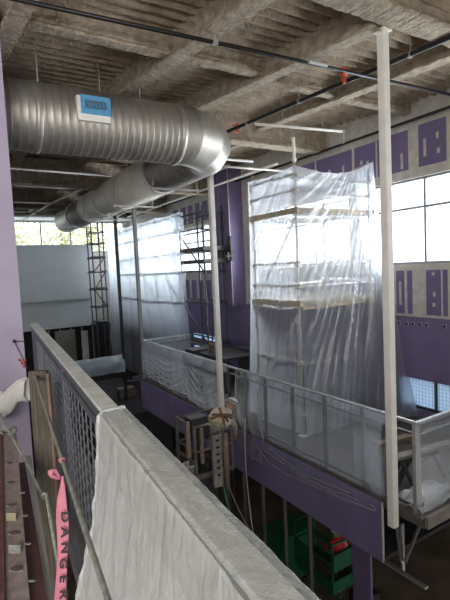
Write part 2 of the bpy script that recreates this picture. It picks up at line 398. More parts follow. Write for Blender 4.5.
mb = MB().box((-2, 21.9, -1.12), (6.0, 22.55, 1.46)); mb.box((-2, 22.15, -2.45), (6.05, 22.55, -1.12)); 
struct('bulkhead', mb, M['bulk'])
struct('ceiling_soffit', MB().box((-4, 21.5, 2.66), (XW, 22.6, 2.75)), M['bulk'])

# near left: the lavender wall end
LWX = .715
struct('wall_left', MB().box((-5, 5.85, -4.6), (LWX, 6.25, 3.5)), M['lavender'])
struct('wall_left', MB().box((-5, 6.25, FL), (-4.8, 22.6, 3.5)), M['mud'])
struct('landing', MB().box((-4.5, -4.5, -1.80), (.32, 1.35, -1.65)), M['slab'])
struct('landing', MB().box((-4.5, 1.2, -4.75), (1.2, 5.85, -4.6)), M['dark'])

# balcony slab, purple fascia and the wall under it
struct('balcony_floor', MB().box((4.90, 3.45, FB-.12), (XW, 12.1, FB)).box((4.90, 12.1, FB-.12), (6.7, 13.25, FB)), M['slab'])
mb = MB().box((4.86, 4.07, -4.2), (4.885, 13.25, FB-.03)); mb.box((4.857, 4.06, -4.2), (4.89, 4.07, FB-.03), 1)
for y in (6.5, 8.95, 11.4): mb.box((4.857, y, -4.2), (4.86, y+.006, FB-.04), 0)
struct('fascia', mb, [M['purple'], M['mud']])
struct('fascia', MB().box((4.89, 13.19, -4.2), (6.7, 13.25, FB-.13)), M['purple'])
struct('ceiling_under_balcony', MB().box((4.93, 4.07, -4.2), (XW, 12.1, -4.14)).box((4.93, 12.1, -4.2), (6.7, 13.25, -4.14)), M['dark'])
struct('pillar', MB().box((6.25, 5.52, FL), (6.30, 5.96, -4.2)), M['purple'])
# back wall behind the viewer with a window at its left
mb = MB()
fw_boxes(mb, -2.75, -2.5, [(-4.2, -.9, -.6, 2.5)], -5, XW, FL, 3.75)
struct('wall_back', mb, M['mud'])
struct('wall_left', MB().box((-5, -2.5, FL), (-4.8, 5.9, 3.75)), M['mud'])

# ================================================================== COLUMNS
def column(x, y, z0, z1, w, m, label, g='columns in a row along the balcony edge', base=True):
    t = thing('steel_column', (x, y, z0), label, 'column', g)
    part('shaft', MB().box((x-w/2, y-w/2, z0), (x+w/2, y+w/2, z1)), M[m], t, bevel=.012)
    part('cap_plate', MB().box((x-w*.75, y-w*.75, z1), (x+w*.75, y+w*.75, z1+.02)), M[m], t)
    return t
column(4.66, 3.72, -3.43, 2.735, .105, 'white_paint', 'tall white square column nearest the camera, ending at the balcony corner')
column(4.80, 8.22, -3.02, 2.70, .105, 'white_paint', 'tall white square column under the silver duct elbow, behind the crouching worker')
column(4.92, 13.1, FB, 2.48, .105, 'dark_col', 'grey column at the far end of the balcony rail, before the far sheeting')
column(4.95, 15.0, FL, 2.9, .10, 'black_pipe', 'thin black column beyond the grey one, against pale sheeting')

# ================================================================== DUCT
DZ, DR, DY, DX = 2.28, .475, 7.0, 4.38
t = thing('spiral_duct', (DX, DY, DZ-DR), 'large silver spiral duct turning an elbow below the beams and running far down the hall', 'duct')
mb = MB(); xs = []; x = -3.0
pts = []; rr = []
while x < 3.34:
    for dx, dr in ((0, 0), (.075, 0), (.082, .004), (.093, .004), (.10, 0)): pts.append((x+dx, DY, DZ)); rr.append(DR+dr)
    x += .105
mb.tube(pts, rr, 40); part('spiral_section', mb, M['galv'], t, smooth=True)
for x in (1.22, 3.40): part('collar', MB().tube([(x-.05, DY, DZ), (x-.045, DY, DZ), (x+.045, DY, DZ), (x+.05, DY, DZ)], [DR, DR+.018, DR+.018, DR], 40), M['galv'], t, smooth=True)
# gored elbow turning from across the hall (X) to along the hall (Y)
EC = V((3.45, DY+.92, DZ)); ER = .92
pts = [(3.40, DY, DZ)]
for k in range(4):
    a = math.radians(11.25+22.5*k); r = ER/math.cos(math.radians(11.25)); pts.append((EC.x+r*math.sin(a), EC.y-r*math.cos(a), DZ))
pts.append((EC.x+ER, EC.y+.04, DZ))
for k in range(len(pts)-1):
    p, q = V(pts[k]), V(pts[k+1])
    # mitred gore: ring planes at the joints follow the bisectors
    def ringpl(i):
        if i == 0: return V((1,0,0))
        if i == len(pts)-1: return V((0,1,0))
        return ((V(pts[i])-V(pts[i-1])).normalized()+(V(pts[i+1])-V(pts[i])).normalized()).normalized()
    d = (q-p).normalized(); a = d.cross(V((0,0,1))).normalized(); vs = []
    for P, nrm in ((p, ringpl(k)), (q, ringpl(k+1))):
        for i in range(40):
            an = 2*math.pi*i/40; off = (a*math.cos(an)+V((0,0,1))*math.sin(an))*(DR+.004)
            vs.append(P+off-d*(off.dot(nrm)/d.dot(nrm)))
    part('elbow_gore', MB().add(vs, [(i, (i+1) % 40, 40+(i+1) % 40, 40+i) for i in range(40)]), M['galv'], t, smooth=True)
xe = EC.x+ER
mb = MB(); pts = []; rr = []; y = EC.y+.02
while y < 9.6:
    for dy, dr in ((0, 0), (.11, 0), (.12, .006), (.14, .006), (.15, 0)): pts.append((xe, y+dy, DZ)); rr.append(DR-.01+dr)
    y += .16
mb.tube(pts, rr, 36); part('spiral_section', mb, M['galv'], t, smooth=True)
part('straight_section', MB().tube([(xe, 9.7, DZ), (xe, 15.6, DZ)], DR+.015, 36), M['duct_wrap'], t, smooth=True, label='matt pale grey length of duct')
part('straight_section', MB().tube([(xe, 15.6, DZ), (xe, 19.6, DZ)], DR-.01, 36), M['galv_dull'], t, smooth=True)
for y in (9.68, 10.6, 12.2, 13.8, 15.6, 17.4): part('collar', MB().tube([(xe, y-.03, DZ), (xe, y+.03, DZ)], DR+.03, 36), M['duct_wrap'], t)
# register with blue protective film, on a tapped collar low on the camera side of the duct
y0 = DY-DR
ga, gb = onY(78, 96, y0-.06), onY(111, 122, y0-.06)
gx0, gx1, gz0, gz1 = ga.x, gb.x, gb.z, ga.z
g = part('register_frame', MB().box((gx0-.02, y0-.06, gz0-.02), (gx1, y0+.16, gz1+.02)), M['white_paint'], t, bevel=.008, label='white framed grille collar')
part('blue_film', MB().box((gx0+.03, y0-.075, gz0+.07), (gx1+.005, y0-.055, gz1+.03)), M['bluefilm'], g, label='blue film over the grille')
part('grille', MB().box((gx0+.09, y0-.079, gz0+.15), (gx1-.06, y0-.072, gz1-.04)), M['bluedark'], g)
mb = MB()
for k in range(6): mb.bar((gx0+.11+.055*k, y0-.082, gz1-.06), (gx0+.16+.05*k, y0-.082, gz0+.17), .010, .01)
part('louvre', mb, M['bluefilm'], g)
# hangers
for i, (x, y) in enumerate(((.55, DY-.3), (1.25, DY-.3), (2.2, DY), (2.85, DY))):
    single('hanger_rod', MB().tube([(x, y, DZ+.3), (x, y, 3.25)], .008, 6), M['grey_pipe'], 'thin steel hanger rod holding the silver duct, %s' % ('by the lavender wall', 'second from the lavender wall', 'above the blue grille', 'left of the elbow')[i], 'hanger', 'duct hanger rods')
for i, y in enumerate((9.0, 11.6, 14.6, 17.2)):
    t = thing('trapeze_hanger', (xe, y, DZ-.56), 'pale strut trapeze carrying the far duct, ' + ('just past the elbow', 'first past the white sheeting column', 'midway down the hall', 'close to the far windows')[i], 'hanger', 'trapezes below the far duct')
    part('strut', MB().box((xe-.58, y-.02, DZ-.53), (xe+.58, y+.02, DZ-.495)), M['grey_pipe'], t)
    for s in (-.53, .53): part('rod', MB().tube([(xe+s, y, DZ-.56), (xe+s, y, 3.2)], .009, 6), M['grey_pipe'], t)

# ================================================================== PIPES
def pipe(name, pts, r, m, label, cat='pipe', g='pipes below the ceiling', extra=None):
    t = thing(name, V(pts[0]), label, cat, g); part('pipe_run', MB().tube(pts, r, 12), M[m], t, smooth=True)
    if name == 'conduit':
        for k in (.3, .75):
            p = V(pts[0]).lerp(V(pts[-1]), k); part('hanger', MB().tube([p, V((p.x, p.y, deck_z(p.y)+.02))], .006, 6), M['grey_pipe'], t)
    return t
t = pipe('sprinkler_pipe', [(-2, 5.08, 2.72), (4.2, 4.72, 2.72), (8.1, 4.52, 2.72)], .024, 'black_pipe', 'thin black pipe crossing the ceiling from upper left to the right wall')
c = onZ(344, 73, 2.72)
part('red_coupling', MB().tube([c+V((-.05, .003, 0)), c+V((.05, -.003, 0))], .045, 12).box(c+V((-.02, -.02, -.14)), c+V((.02, .02, 0))).box(c+V((-.06, -.03, .02)), c+V((.06, .03, .07))), M['red'], t, label='red sprinkler coupling')
c2 = onZ(318, 63, 2.72)
part('bare_section', MB().tube([c2+V((-.16, .008, 0)), c2+V((.16, -.008, 0))], .027, 12), M['grey_pipe'], t, label='bare grey length of pipe')
c3 = onZ(215, 42, 2.72); part('clamp', MB().tube([c3, c3+V((0, 0, .35))], .008, 6).box(c3-V((.03,.03,.03)), c3+V((.03,.03,.03))), M['grey_pipe'], t)
t = pipe('sprinkler_pipe', [(5.62, 1.5, 2.74), (5.55, 3.46, 2.74), (5.02, 7.7, 2.74), (4.8, 9.3, 2.74)], .034, 'black_pipe', 'thick black pipe slanting up past the nearest white column to the right edge')
for y, x in ((3.95, 5.5), (5.9, 5.25), (7.2, 5.08)): part('clamp', MB().tube([(x, y, 2.74), (x, y, 3.2)], .007, 6).tube([(x, y-.02, 2.74), (x, y+.02, 2.74)], .045, 12), M['grey_pipe'], t)
c4 = onZ(237, 129, 2.76)
part('red_valve', MB().ball(c4, (.06, .06, .07)).tube([c4, c4+V((0, 0, .12))], .02, 8).box(c4+V((-.09, -.02, .05)), c4+V((.09, .02, .08))), M['red'], t, label='red valve on the black pipe')
t = pipe('sprinkler_pipe', [(7.95, 2, 2.72), (7.95, 22, 2.72)], .028, 'black_pipe', 'black pipe running along the top of the window wall')
t = pipe('conduit', [onZ(255, 124.0, 2.5), onZ(343, 131.5, 2.5)], .024, 'white_paint', 'white horizontal conduit above the near scaffold tent')
e = onZ(343, 131.5, 2.5); part('drop', MB().tube([e, e+V((0, 0, -.22))], .02, 8).ball(e, .035), M['grey_pipe'], t)
e = onZ(312, 128.5, 2.5); part('hanger', MB().tube([e, e+V((0, 0, .5))], .006, 6), M['grey_pipe'], t)
t = pipe('conduit', [(-1, 8.1, 2.2), (5.6, 7.8, 2.2)], .024, 'white_paint', 'white pipe crossing just below the silver duct')
t = pipe('conduit', [(-1, 9.9, 2.2), (3.3, 10.1, 2.2)], .02, 'white_paint', 'white pipe on the second line behind the silver duct')
t = pipe('conduit', [(-1, 12.2, 2.28), (3.4, 12.3, 2.28)], .02, 'grey_pipe', 'grey pipe crossing at the dark part of the ceiling')
t = pipe('conduit', [(-1, 15.0, 2.3), (3.3, 15.0, 2.3)], .022, 'grey_pipe', 'grey pipe crossing beyond the wide girder')
t = pipe('conduit', [(-1, 17.2, 2.3), (3.3, 17.2, 2.3)], .022, 'grey_pipe', 'grey pipe crossing close to the far windows')
t = pipe('conduit', [onZ(20, 222, 2.35), onZ(50, 204, 2.35), onZ(80, 190, 2.35)], .03, 'white_paint', 'pale pipe running down the hall beside the far duct')
t = pipe('conduit', [(5.9, 9.2, 2.45), (6.4, 20, 2.45)], .03, 'grey_pipe', 'long grey conduit under the ceiling left of the window wall')
t = pipe('conduit', [(7.2, 9.0, 2.55), (7.2, 20, 2.55)], .03, 'white_paint', 'pale conduit close to the window wall top')
t = pipe('conduit', [(4.6, 8.9, 2.32), (7.6, 8.75, 2.32)], .024, 'white_paint', 'short white pipe right of the duct elbow')
single('brace_rod', MB().bar(onY(13, 141, 7.6), onY(31, 127, 7.2), .05, .03), M['white_paint'], 'short slanting white strut at the left end of the duct', 'brace')

# ================================================================== BALCONY RAIL
PY = [3.62, 4.48, 5.27, 6.07, 6.88, 7.55, 8.2, 9.25, 10.27, 11.25, 12.2, 13.16]
t = thing('guard_rail', (XR, 8.4, FB), 'long grey guard rail along the balcony edge, seen through sheeting', 'railing')
part('top_rail', MB().box((XR-.025, 3.6, -2.13), (XR+.025, 13.18, -2.09)), M['galv_dull'], t, bevel=.006)
part('mid_rail', MB().box((XR-.015, 3.6, -2.27), (XR+.015, 13.18, -2.245)), M['rail_metal'], t)
part('bottom_rail', MB().box((XR-.02, 3.6, FB+.05), (XR+.02, 13.18, FB+.09)), M['rail_metal'], t)
for y in PY: part('post', MB().box((XR-.025, y-.025, FB), (XR+.025, y+.025, -2.11)), M['rail_metal'] if y > 4 else M['galv_dull'], t)
def rail_x(y, x0, x1, label, name='guard_rail'):
    t = thing(name, ((x0+x1)/2, y, FB), label, 'railing')
    part('top_rail', MB().box((x0, y-.025, -2.13), (x1, y+.025, -2.09)), M['galv_dull'], t, bevel=.006)
    part('mid_rail', MB().box((x0, y-.015, -2.30), (x1, y+.015, -2.27)), M['rail_metal'], t)
    part('bottom_rail', MB().box((x0, y-.02, FB+.05), (x1, y+.02, FB+.09)), M['rail_metal'], t)
    x = x0+.03
    while x < x1: part('post', MB().box((x-(.055 if x < x0+.05 else .025), y-.025, FB), (x+(.055 if x < x0+.05 else .025), y+.025, -2.11)), M['galv_dull'], t); x += 1.05
    return t
rail_x(3.6, XR-.03, XW-.1, 'grey guard rail closing the near end of the balcony at the right edge')
rail_x(13.2, XR-.03, 6.68, 'grey guard rail closing the far end of the balcony')

# ------------------------------------------------------------------ sheeting draped over the rails
def swag(y, z, seed, n=2.6):
    """depth of the folds of a hanging sheet"""
    return .035*math.sin(n*y*2*math.pi+2.2*nz((y*.7, z*1.4, seed)))*(.4+.6*max(0, min(1, (-2.1-z)))) + .04*nz((y*1.5, z*1.5, seed))
def rail_film(y0, y1, zb0, zb1, seed, m, label, swg=0., xoff=-.05, amp=1., nu=110, nv=84):
    """goes up the inside, over the top rail and down the hall side; zb = hem height at both ends, swg = sag of its folds"""
    def fn(u, v):
        y = y0+(y1-y0)*u; hem = zb0+(zb1-zb0)*u - swg*math.sin(math.pi*u)
        if v < .12: w = v/.12; return V((XR+.05-.02*w, y, -2.28+.17*w))
        if v < .2: w = (v-.12)/.08; return V((XR+.03-.07*w, y, -2.085+.012*math.sin(math.pi*w)))
        w = (v-.2)/.8; z = -2.09+(hem+2.09)*w
        fold = swag(y, z, seed)*amp
        if swg > .11: fold += .05*(1-abs(math.sin(22*w+6.5*(2*u-1)**2+1.3*nz((u*3, w, seed)))))**2*(1-(2*u-1)**2*.6)*min(1, 3*w)
        bulge = .06*math.sin(math.pi*min(1, w*1.1)) + (0.12 if z < FB else 0)*min(1, (FB-z)/.25 if z < FB else 0)
        return V((XR+xoff-.01-bulge+fold*.8*min(1, w*3), y+.02*nz((u*9, w*5, seed)), z+.03*nz((u*7, 3, seed))*w))
    mb = MB().grid(fn, nu, nv)
    mb.tube([fn(k/50, 1) for k in range(51)], .008, 6, 1)
    if swg: mb.tube([fn(0, .2+.8*k/30) for k in range(31)], .006, 6, 1)
    return single('plastic_sheeting', mb, [m, M['film_front']], label, 'sheeting', smooth=True)
rail_film(13.12, 10.2, -3.0, -3.15, 1.5, M['film_dense'], 'milky sheet hung in swags over the far end of the balcony rail', .12, amp=.3)
rail_film(10.3, 8.25, -3.05, -3.35, 2.5, M['film_dense'], 'milky sheet with drooping folds left of the column behind the worker', .45, amp=.3)
rail_film(7.78, 6.78, -3.45, -3.72, 5.5, M['film_dense'], 'narrow milky sheet hanging just right of the crouching worker', .1)
rail_film(6.95, 4.1, -3.45, -3.42, 7.5, M['film_rail'], 'long thin clear sheet stretched flat over the rail posts before the scaffold tent', .1, amp=.25)
rail_film(4.55, 4.06, -3.35, -3.50, 9.5, M['film_dense'], 'short pale sheet bunched on the rail beside the nearest white column', 0)
# hem gathered across the purple fascia: curved bright edges
def hem(pts, r, label):
    return single('sheeting_hem', MB().tube([V(p) for p in pts], r, 6), M['film_front'], label, 'sheeting', smooth=True)
def bez(p0, p1, p2, n=14):
    p0, p1, p2 = V(p0), V(p1), V(p2); return [p0*(1-t)**2+p1*2*t*(1-t)+p2*t*t for t in [i/n for i in range(n+1)]]
def apron(y0, y1, za, zb0, zb1, seed, label):
    def fn(u, v):
        y = y0+(y1-y0)*u; top = za+(.0); bot = zb0+(zb1-zb0)*u-.14*math.sin(math.pi*u)
        z = top+(bot-top)*v
        return V((4.83-.03*math.sin(v*3.1)+.012*math.sin(v*22+4*u+2*nz((u*2, v*2, seed))), y, z))
    return single('plastic_sheeting', MB().grid(fn, 60, 24), M['film_thin'], label, 'sheeting', smooth=True)
apron(7.0, 4.2, -3.30, -3.66, -3.50, 3.3, 'clear sheet tail draped down over the purple fascia below the rail')
hem([(4.82, 7.0, -3.42), (4.80, 6.6, -3.62), (4.81, 6.1, -3.66), (4.82, 5.3, -3.60), (4.82, 4.15, -3.47)], .010, 'pale gathered hem of the clear sheet crossing the purple fascia')
hem([(4.82, 6.6, -3.36), (4.82, 5.7, -3.50), (4.82, 4.6, -3.40)], .008, 'second pale hem line close under the long rail sheet')
# side rail at the near end
def fn(u, v):
    x = XR+.0+(XW-.2-XR)*u
    if v < .1: return V((x, 3.62-.06*(v/.1), -2.085+.01*math.sin(math.pi*v/.1)))
    w = (v-.1)/.9; z = -2.09-1.32*w
    return V((x, 3.545-.03*math.sin(math.pi*w)+.025*math.sin(9*u+5*w+2*nz((u*3, w*3, 4)))-.05*max(0, w-.9)*6, z))
single('plastic_sheeting', MB().grid(fn, 80, 44), M['film_dense'], 'milky sheet covering the end rail at the right edge of the photo', 'sheeting', smooth=True)
def fn(u, v):
    x = XR-.02+1.68*u; w = v; z = -2.08-1.1*w
    return V((x, 13.14-.05*math.sin(2.5*w)+.03*math.sin(14*u+3*w), z))
single('plastic_sheeting', MB().grid(fn, 50, 24), M['film_dense'], 'milky sheet over the end rail far away, below the long tent', 'sheeting', smooth=True)
# bridge beyond: low wrapped edge
t = thing('wrapped_kerb', (4.1, 15.0, FB), 'low kerb wrapped in bluish sheeting at the far crossing floor', 'kerb')
part('kerb', MB().box((2.5, 15.02, FB-.1), (4.9, 15.12, -2.82)), M['dark'], t)
def fn(u, v):
    x = 2.45+2.5*u; return V((x, 14.97-.06*math.sin(3*v)+.03*math.sin(20*u+4*v+3*nz((u*4, v*2, 3))), -2.78-.6*v))
part('sheeting', MB().grid(fn, 70, 20), M['film_blue'], t, smooth=True)
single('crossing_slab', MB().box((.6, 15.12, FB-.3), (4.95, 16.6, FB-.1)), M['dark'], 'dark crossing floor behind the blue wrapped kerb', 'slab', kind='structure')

# ================================================================== SCAFFOLDS
def coupler(p, mb): mb.ball(p, .042, 8, 6)
def scaffold(loc, label, X, Y, z0, levels, top, planks, braces, tm='scaf', r=.024, pm='plank', group='scaffold towers'):
    t = thing('scaffold', loc, label, 'scaffold', group)
    for x in (X[0], X[-1]):
        for y in Y:
            s = part('standard', MB().tube([(x, y, z0+.04), (x, y, top)], r, 10), M[tm], t, smooth=True)
            part('base_plate', MB().box((x-.08, y-.08, z0), (x+.08, y+.08, z0+.012)).tube([(x, y, z0), (x, y, z0+.25)], r*.7, 8), M[tm], s)
            for z in levels:
                mb = MB(); coupler((x, y, z), mb); part('coupler', mb, M['galv_dull'] if tm == 'scaf' else M[tm], s, smooth=True)
    for x in X[1:-1]:
        for y in (Y[0], Y[-1]):
            part('standard', MB().tube([(x, y, z0), (x, y, top-.05)], r*.9, 10), M[tm], t, smooth=True)
    for z in levels:
        for y in (Y[0], Y[-1]): part('ledger', MB().tube([(X[0]-.08, y, z), (X[-1]+.08, y, z)], r*.9, 8), M[tm], t, smooth=True)
        for x in (X[0], X[-1]): part('ledger', MB().tube([(x, Y[0]-.08, z+.05), (x, Y[-1]+.08, z+.05)], r*.9, 8), M[tm], t, smooth=True)
    for (z, kind) in planks:
        if kind == 'edge':
            for y in (Y[0]-.04, Y[-1]+.04): part('toe_board', MB().box((X[0]-.05, y-.02, z), (X[-1]+.05, y+.02, z+.11)), M[pm], t)
            for x in (X[0]-.04, X[-1]+.04): part('toe_board', MB().box((x-.02, Y[0]-.1, z), (x+.02, Y[-1]+.1, z+.11)), M[pm], t)
        else:
            n = max(2, int((X[-1]-X[0])/.26)); w = (X[-1]-X[0])/n
            for k in range(n): part('deck_board', MB().box((X[0]+k*w+.006, Y[0]-.12, z), (X[0]+(k+1)*w-.006, Y[-1]+.12, z+.045)), M[pm], t)
    for p, q in braces: part('brace', MB().tube([p, q], r*.85, 8), M[tm], t, smooth=True)
    return t
SX0, SX1, SY0, SY1 = 5.62, 7.62, 6.52, 7.86
scaffold(((SX0+SX1)/2, (SY0+SY1)/2, FB), 'tall scaffold tower with timber boards inside the clear tent on the balcony', [SX0, SX1], [SY0, SY1], FB,
         [1.62, 1.33, .94, .0, -.42, -.80, -1.9, -2.9], 1.92, [(.96, 'edge'), (-.78, 'edge'), (-.84, 'deck')],
         [((SX0, SY0, .9), (SX0, SY1, -.75)), ((SX1-.1, SY0, .9), (SX0+.1, SY0, -.9)), ((SX0, SY0, -.9), (SX0, SY1, -2.6)), ((SX1, SY1, .9), (SX0, SY1, -.7))])
E2 = V((SX0, SY0, 1.9)); single('scaffold_pole', MB().tube([E2, E2+V((0, 0, .45))], .03, 8).ball(E2+V((0,0,.05)), .05), M['white_paint'], 'short white pole end poking out on top of the tent corner', 'pole')

def tent_face(fn0, apex, seed, amp, nfold):
    """fold offset at (u,v) on a hanging sheet: ridges that fan out from where it is gathered at the top"""
    def off(u, v):
        du, dv = u-apex[0], v-apex[1]+.12
        a = math.atan2(du, dv); rr = math.hypot(du, dv)
        k = nz((a*2, rr*1.2, seed))
        w = math.sin(a*nfold+3.2*k)
        ridge = (1-abs(w))**3
        w2 = math.sin(a*nfold*.47+2.1*nz((a*1.5, rr*.8, seed+9)))
        return amp*(ridge*min(1, rr*2.2)*(.4+.6*abs(w2)) + .5*nz((u*2.3, v*2.3, seed+4)) + .35*w2*min(1, rr))
    return off
# near tent: one sheet wrapping the rail side and the face towards the viewer, flaring at the right
x0, x1, y0, y1 = SX0-.045, SX1+.10, SY0-.05, SY1+.12
offA = tent_face(None, (1.0, 0), 3.1, .075, 26)
offB = tent_face(None, (1.0, -.05), 8.7, .10, 44)
HEM = -3.22
def fnA(u, v):      # rail side, u: far -> near corner
    y = y1+(y0-y1)*u; top = 1.83-.05*math.sin(math.pi*u)-.03*(1-u)
    z = top+(HEM-top)*v; e = min(1, min(u, 1-u)*8)
    lean = -.25*max(0, v-.55)*(1-u)*1.4
    return V((x0-offA(u, v)*e-.10*v*v*(.4+.6*math.sin(math.pi*u)), y-lean*.0+(.30*v*v*(1-u)), z))
def fnB(u, v):      # face across the hall, u: near corner -> right
    top = 1.83+.24*u**3-.10*math.sin(math.pi*u)
    x = x0+(x1-x0)*u; z = top+(HEM-.05-top)*v; e = min(1, u*8)*(1 if u < .93 else (1-u)/.07)
    fl = max(0, u-.75)/.25
    return V((x+.62*fl*v**1.3*.72, y0-offB(u, v)*e-.10*v*v-.55*fl*v**1.4, z))
mb = MB().grid(fnA, 70, 110).grid(fnB, 130, 120)
def fnC(u, v):      # return along the window side
    a = fnB(1, v); return V((a.x+.12*u+.1*v*u, a.y+(y1-.4-a.y)*u*.55, a.z))
mb.grid(fnC, 24, 40)
t = thing('plastic_tent', ((x0+x1)/2, (y0+y1)/2, FB), 'clear plastic tent hung in fanned folds round the near scaffold on the balcony', 'sheeting')
part('sheeting', mb, M['film'], t, smooth=True)
def fnT(u, v):
    a = fnB(u, 0); b = V((x0+(x1-x0)*u, y1, 1.80)); p = a+(b-a)*v; p.z -= .08*math.sin(math.pi*v)*math.sin(math.pi*u); return p
part('top_sheet', MB().grid(fnT, 30, 20), M['film'], t, smooth=True)

# long far scaffold with its own sheeting
LX0, LX1 = 6.85, 7.55
LY = [12.35, 14.0, 15.9, 18.0, 20.2]
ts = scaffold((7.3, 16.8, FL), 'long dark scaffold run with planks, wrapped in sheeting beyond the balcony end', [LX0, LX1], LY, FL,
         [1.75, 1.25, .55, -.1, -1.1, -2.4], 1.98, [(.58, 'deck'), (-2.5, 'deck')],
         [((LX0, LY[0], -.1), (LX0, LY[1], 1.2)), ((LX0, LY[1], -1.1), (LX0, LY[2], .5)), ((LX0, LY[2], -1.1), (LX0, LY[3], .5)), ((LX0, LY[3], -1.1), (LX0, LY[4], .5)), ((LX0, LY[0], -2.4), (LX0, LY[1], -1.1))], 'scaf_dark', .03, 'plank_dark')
for zz in (.60, .20):
    for xx in (LX0, LX1): part('toe_board', MB().box((xx-.02, LY[0]-.15, zz), (xx+.02, LY[1]-.1, zz+.12)), M['plank_dark'], ts)
    part('toe_board', MB().box((LX0-.1, LY[0]-.17, zz), (LX1+.1, LY[0]-.13, zz+.12)), M['plank_dark'], ts)
offD = tent_face(None, (.5, -.6), 5.1, .06, 30)
def fnD(u, v):
    y = 21.9+(13.75-21.9)*u; top = 2.06-.10*u-.05*abs(math.sin(u*4*math.pi)); z = top+(-4.40-top)*v
    return V((LX0-.10-offD(u, v)*(1+.5*max(0, v-.55))-.05*v*v-.02*max(0, v-.5)*math.sin(60*u+9*v), y+.05*nz((u*6, v*2, 1)), z))
def fnE(u, v):
    a = fnD(0, v); return V((a.x+1.0*u, a.y+.05, a.z))
def fnF(u, v):
    a = fnD(1, v); return V((a.x+.16*u, a.y+.03-.05*u*math.sin(9*v), a.z))
single('plastic_sheeting', MB().grid(fnD, 150, 90).grid(fnE, 14, 60).grid(fnF, 6, 60), M['film_tall'], 'long milky sheet wall on the far scaffold, behind the grey columns', 'sheeting', smooth=True)

# open tower at the far end
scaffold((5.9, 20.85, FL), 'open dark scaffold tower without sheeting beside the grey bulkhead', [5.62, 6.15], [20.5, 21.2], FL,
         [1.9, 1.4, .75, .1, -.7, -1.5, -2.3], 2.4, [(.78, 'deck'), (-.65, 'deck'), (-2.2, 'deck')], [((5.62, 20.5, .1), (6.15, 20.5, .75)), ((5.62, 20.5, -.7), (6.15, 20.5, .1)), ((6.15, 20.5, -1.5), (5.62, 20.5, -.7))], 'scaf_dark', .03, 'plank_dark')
for z, k in ((.05, 0), (-.3, 1)):
    pass
# hanging device with a white cross on the end of the far scaffold
t = thing('site_sign', (7.4, 12.35, .55), 'small black device with a white cross plate hung on the purple pier', 'sign')
c = onX(229, 246, XW-.62)
part('case', MB().box((c.x-.03, c.y-.13, c.z-.2), (c.x+.05, c.y+.10, c.z+.3)), M['blacksteel'], t, bevel=.01)
c = onX(229, 256, XW-.64)
part('backing', MB().box((c.x-.01, c.y-.16, c.z-.16), (c.x+.06, c.y+.16, c.z+.16)), M['blacksteel'], t)
part('cross', MB().box((c.x-.02, c.y-.13, c.z-.035), (c.x-.01, c.y+.13, c.z+.035)).box((c.x-.021, c.y-.04, c.z-.13), (c.x-.011, c.y+.04, c.z+.13)), M['whitecross'], t, label='white cross')

# outlet cut-outs on the purple band
for i, (px, py) in enumerate(((399, 322.5), (407, 323.5), (413, 324), (420, 324.5), (427, 325), (445, 326.5))):
    c = onX(px, py, XW-.2); t = thing('outlet_box', c, 'dark outlet cut-out in the purple band, ' + ('first right of the tent', 'second from the tent', 'third from the tent', 'fourth from the tent', 'fifth from the tent', 'set apart at the right edge')[i], 'outlet', 'outlet boxes on the purple band')
    part('opening', MB().box((c.x-.006, c.y-.025, c.z-.03), (c.x+.01, c.y+.025, c.z+.03)), M['blacksteel'], t)
    part('rim', MB().box((c.x-.01, c.y-.032, c.z+.03), (c.x+.01, c.y+.032, c.z+.04)).box((c.x-.01, c.y-.032, c.z-.04), (c.x+.01, c.y-.025, c.z+.03)), M['mud'], t)

# ================================================================== CLUTTER ON THE BALCONY
def crate(c, s, m, label, cat='box', name='crate'):
    c = V(c); t = thing(name, c, label, cat)
    part('body', MB().box(c+V((-s[0]/2, -s[1]/2, 0)), c+V((s[0]/2, s[1]/2, s[2]*.88))), M[m], t, bevel=.01)
    part('lid', MB().box(c+V((-s[0]/2-.01, -s[1]/2-.01, s[2]*.88)), c+V((s[0]/2+.01, s[1]/2+.01, s[2]))), M[m], t, bevel=.008)
    return t
crate((6.4, 11.9, FB), (.9, .5, .95), 'lift_dark', 'dark gang box on the balcony under the purple band')
crate((7.3, 10.5, FB), (.5, .9, 1.0), 'guard_dark', 'dark cabinet standing left of the near tent', 'cabinet', 'cabinet')
single('leaning_board', MB().bar((6.9, 9.6, FB), (7.35, 9.75, -2.0), .5, .03, (0, 1, 0)), M['brown'], 'brown board leaning beside the left edge of the near tent', 'board')
t = thing('work_table', (6.6, 10.6, FB), 'dark work table with tools behind the sheeted rail', 'table')
part('table_top', MB().box((6.0, 10.0, -2.42), (7.0, 11.4, -2.37)), M['lift_dark'], t)
for x in (6.05, 6.95):
    for y in (10.05, 11.35): part('leg', MB().box((x-.025, y-.025, FB), (x+.025, y+.025, -2.42)), M['scaf_dark'], t)
single('drill_case', MB().box((6.2, 10.9, -2.37), (6.5, 11.2, -2.12)).box((6.3, 10.98, -2.12), (6.4, 11.1, -2.08)), M['brown'], 'brownish case on the dark work table', 'case', bevel=.01)
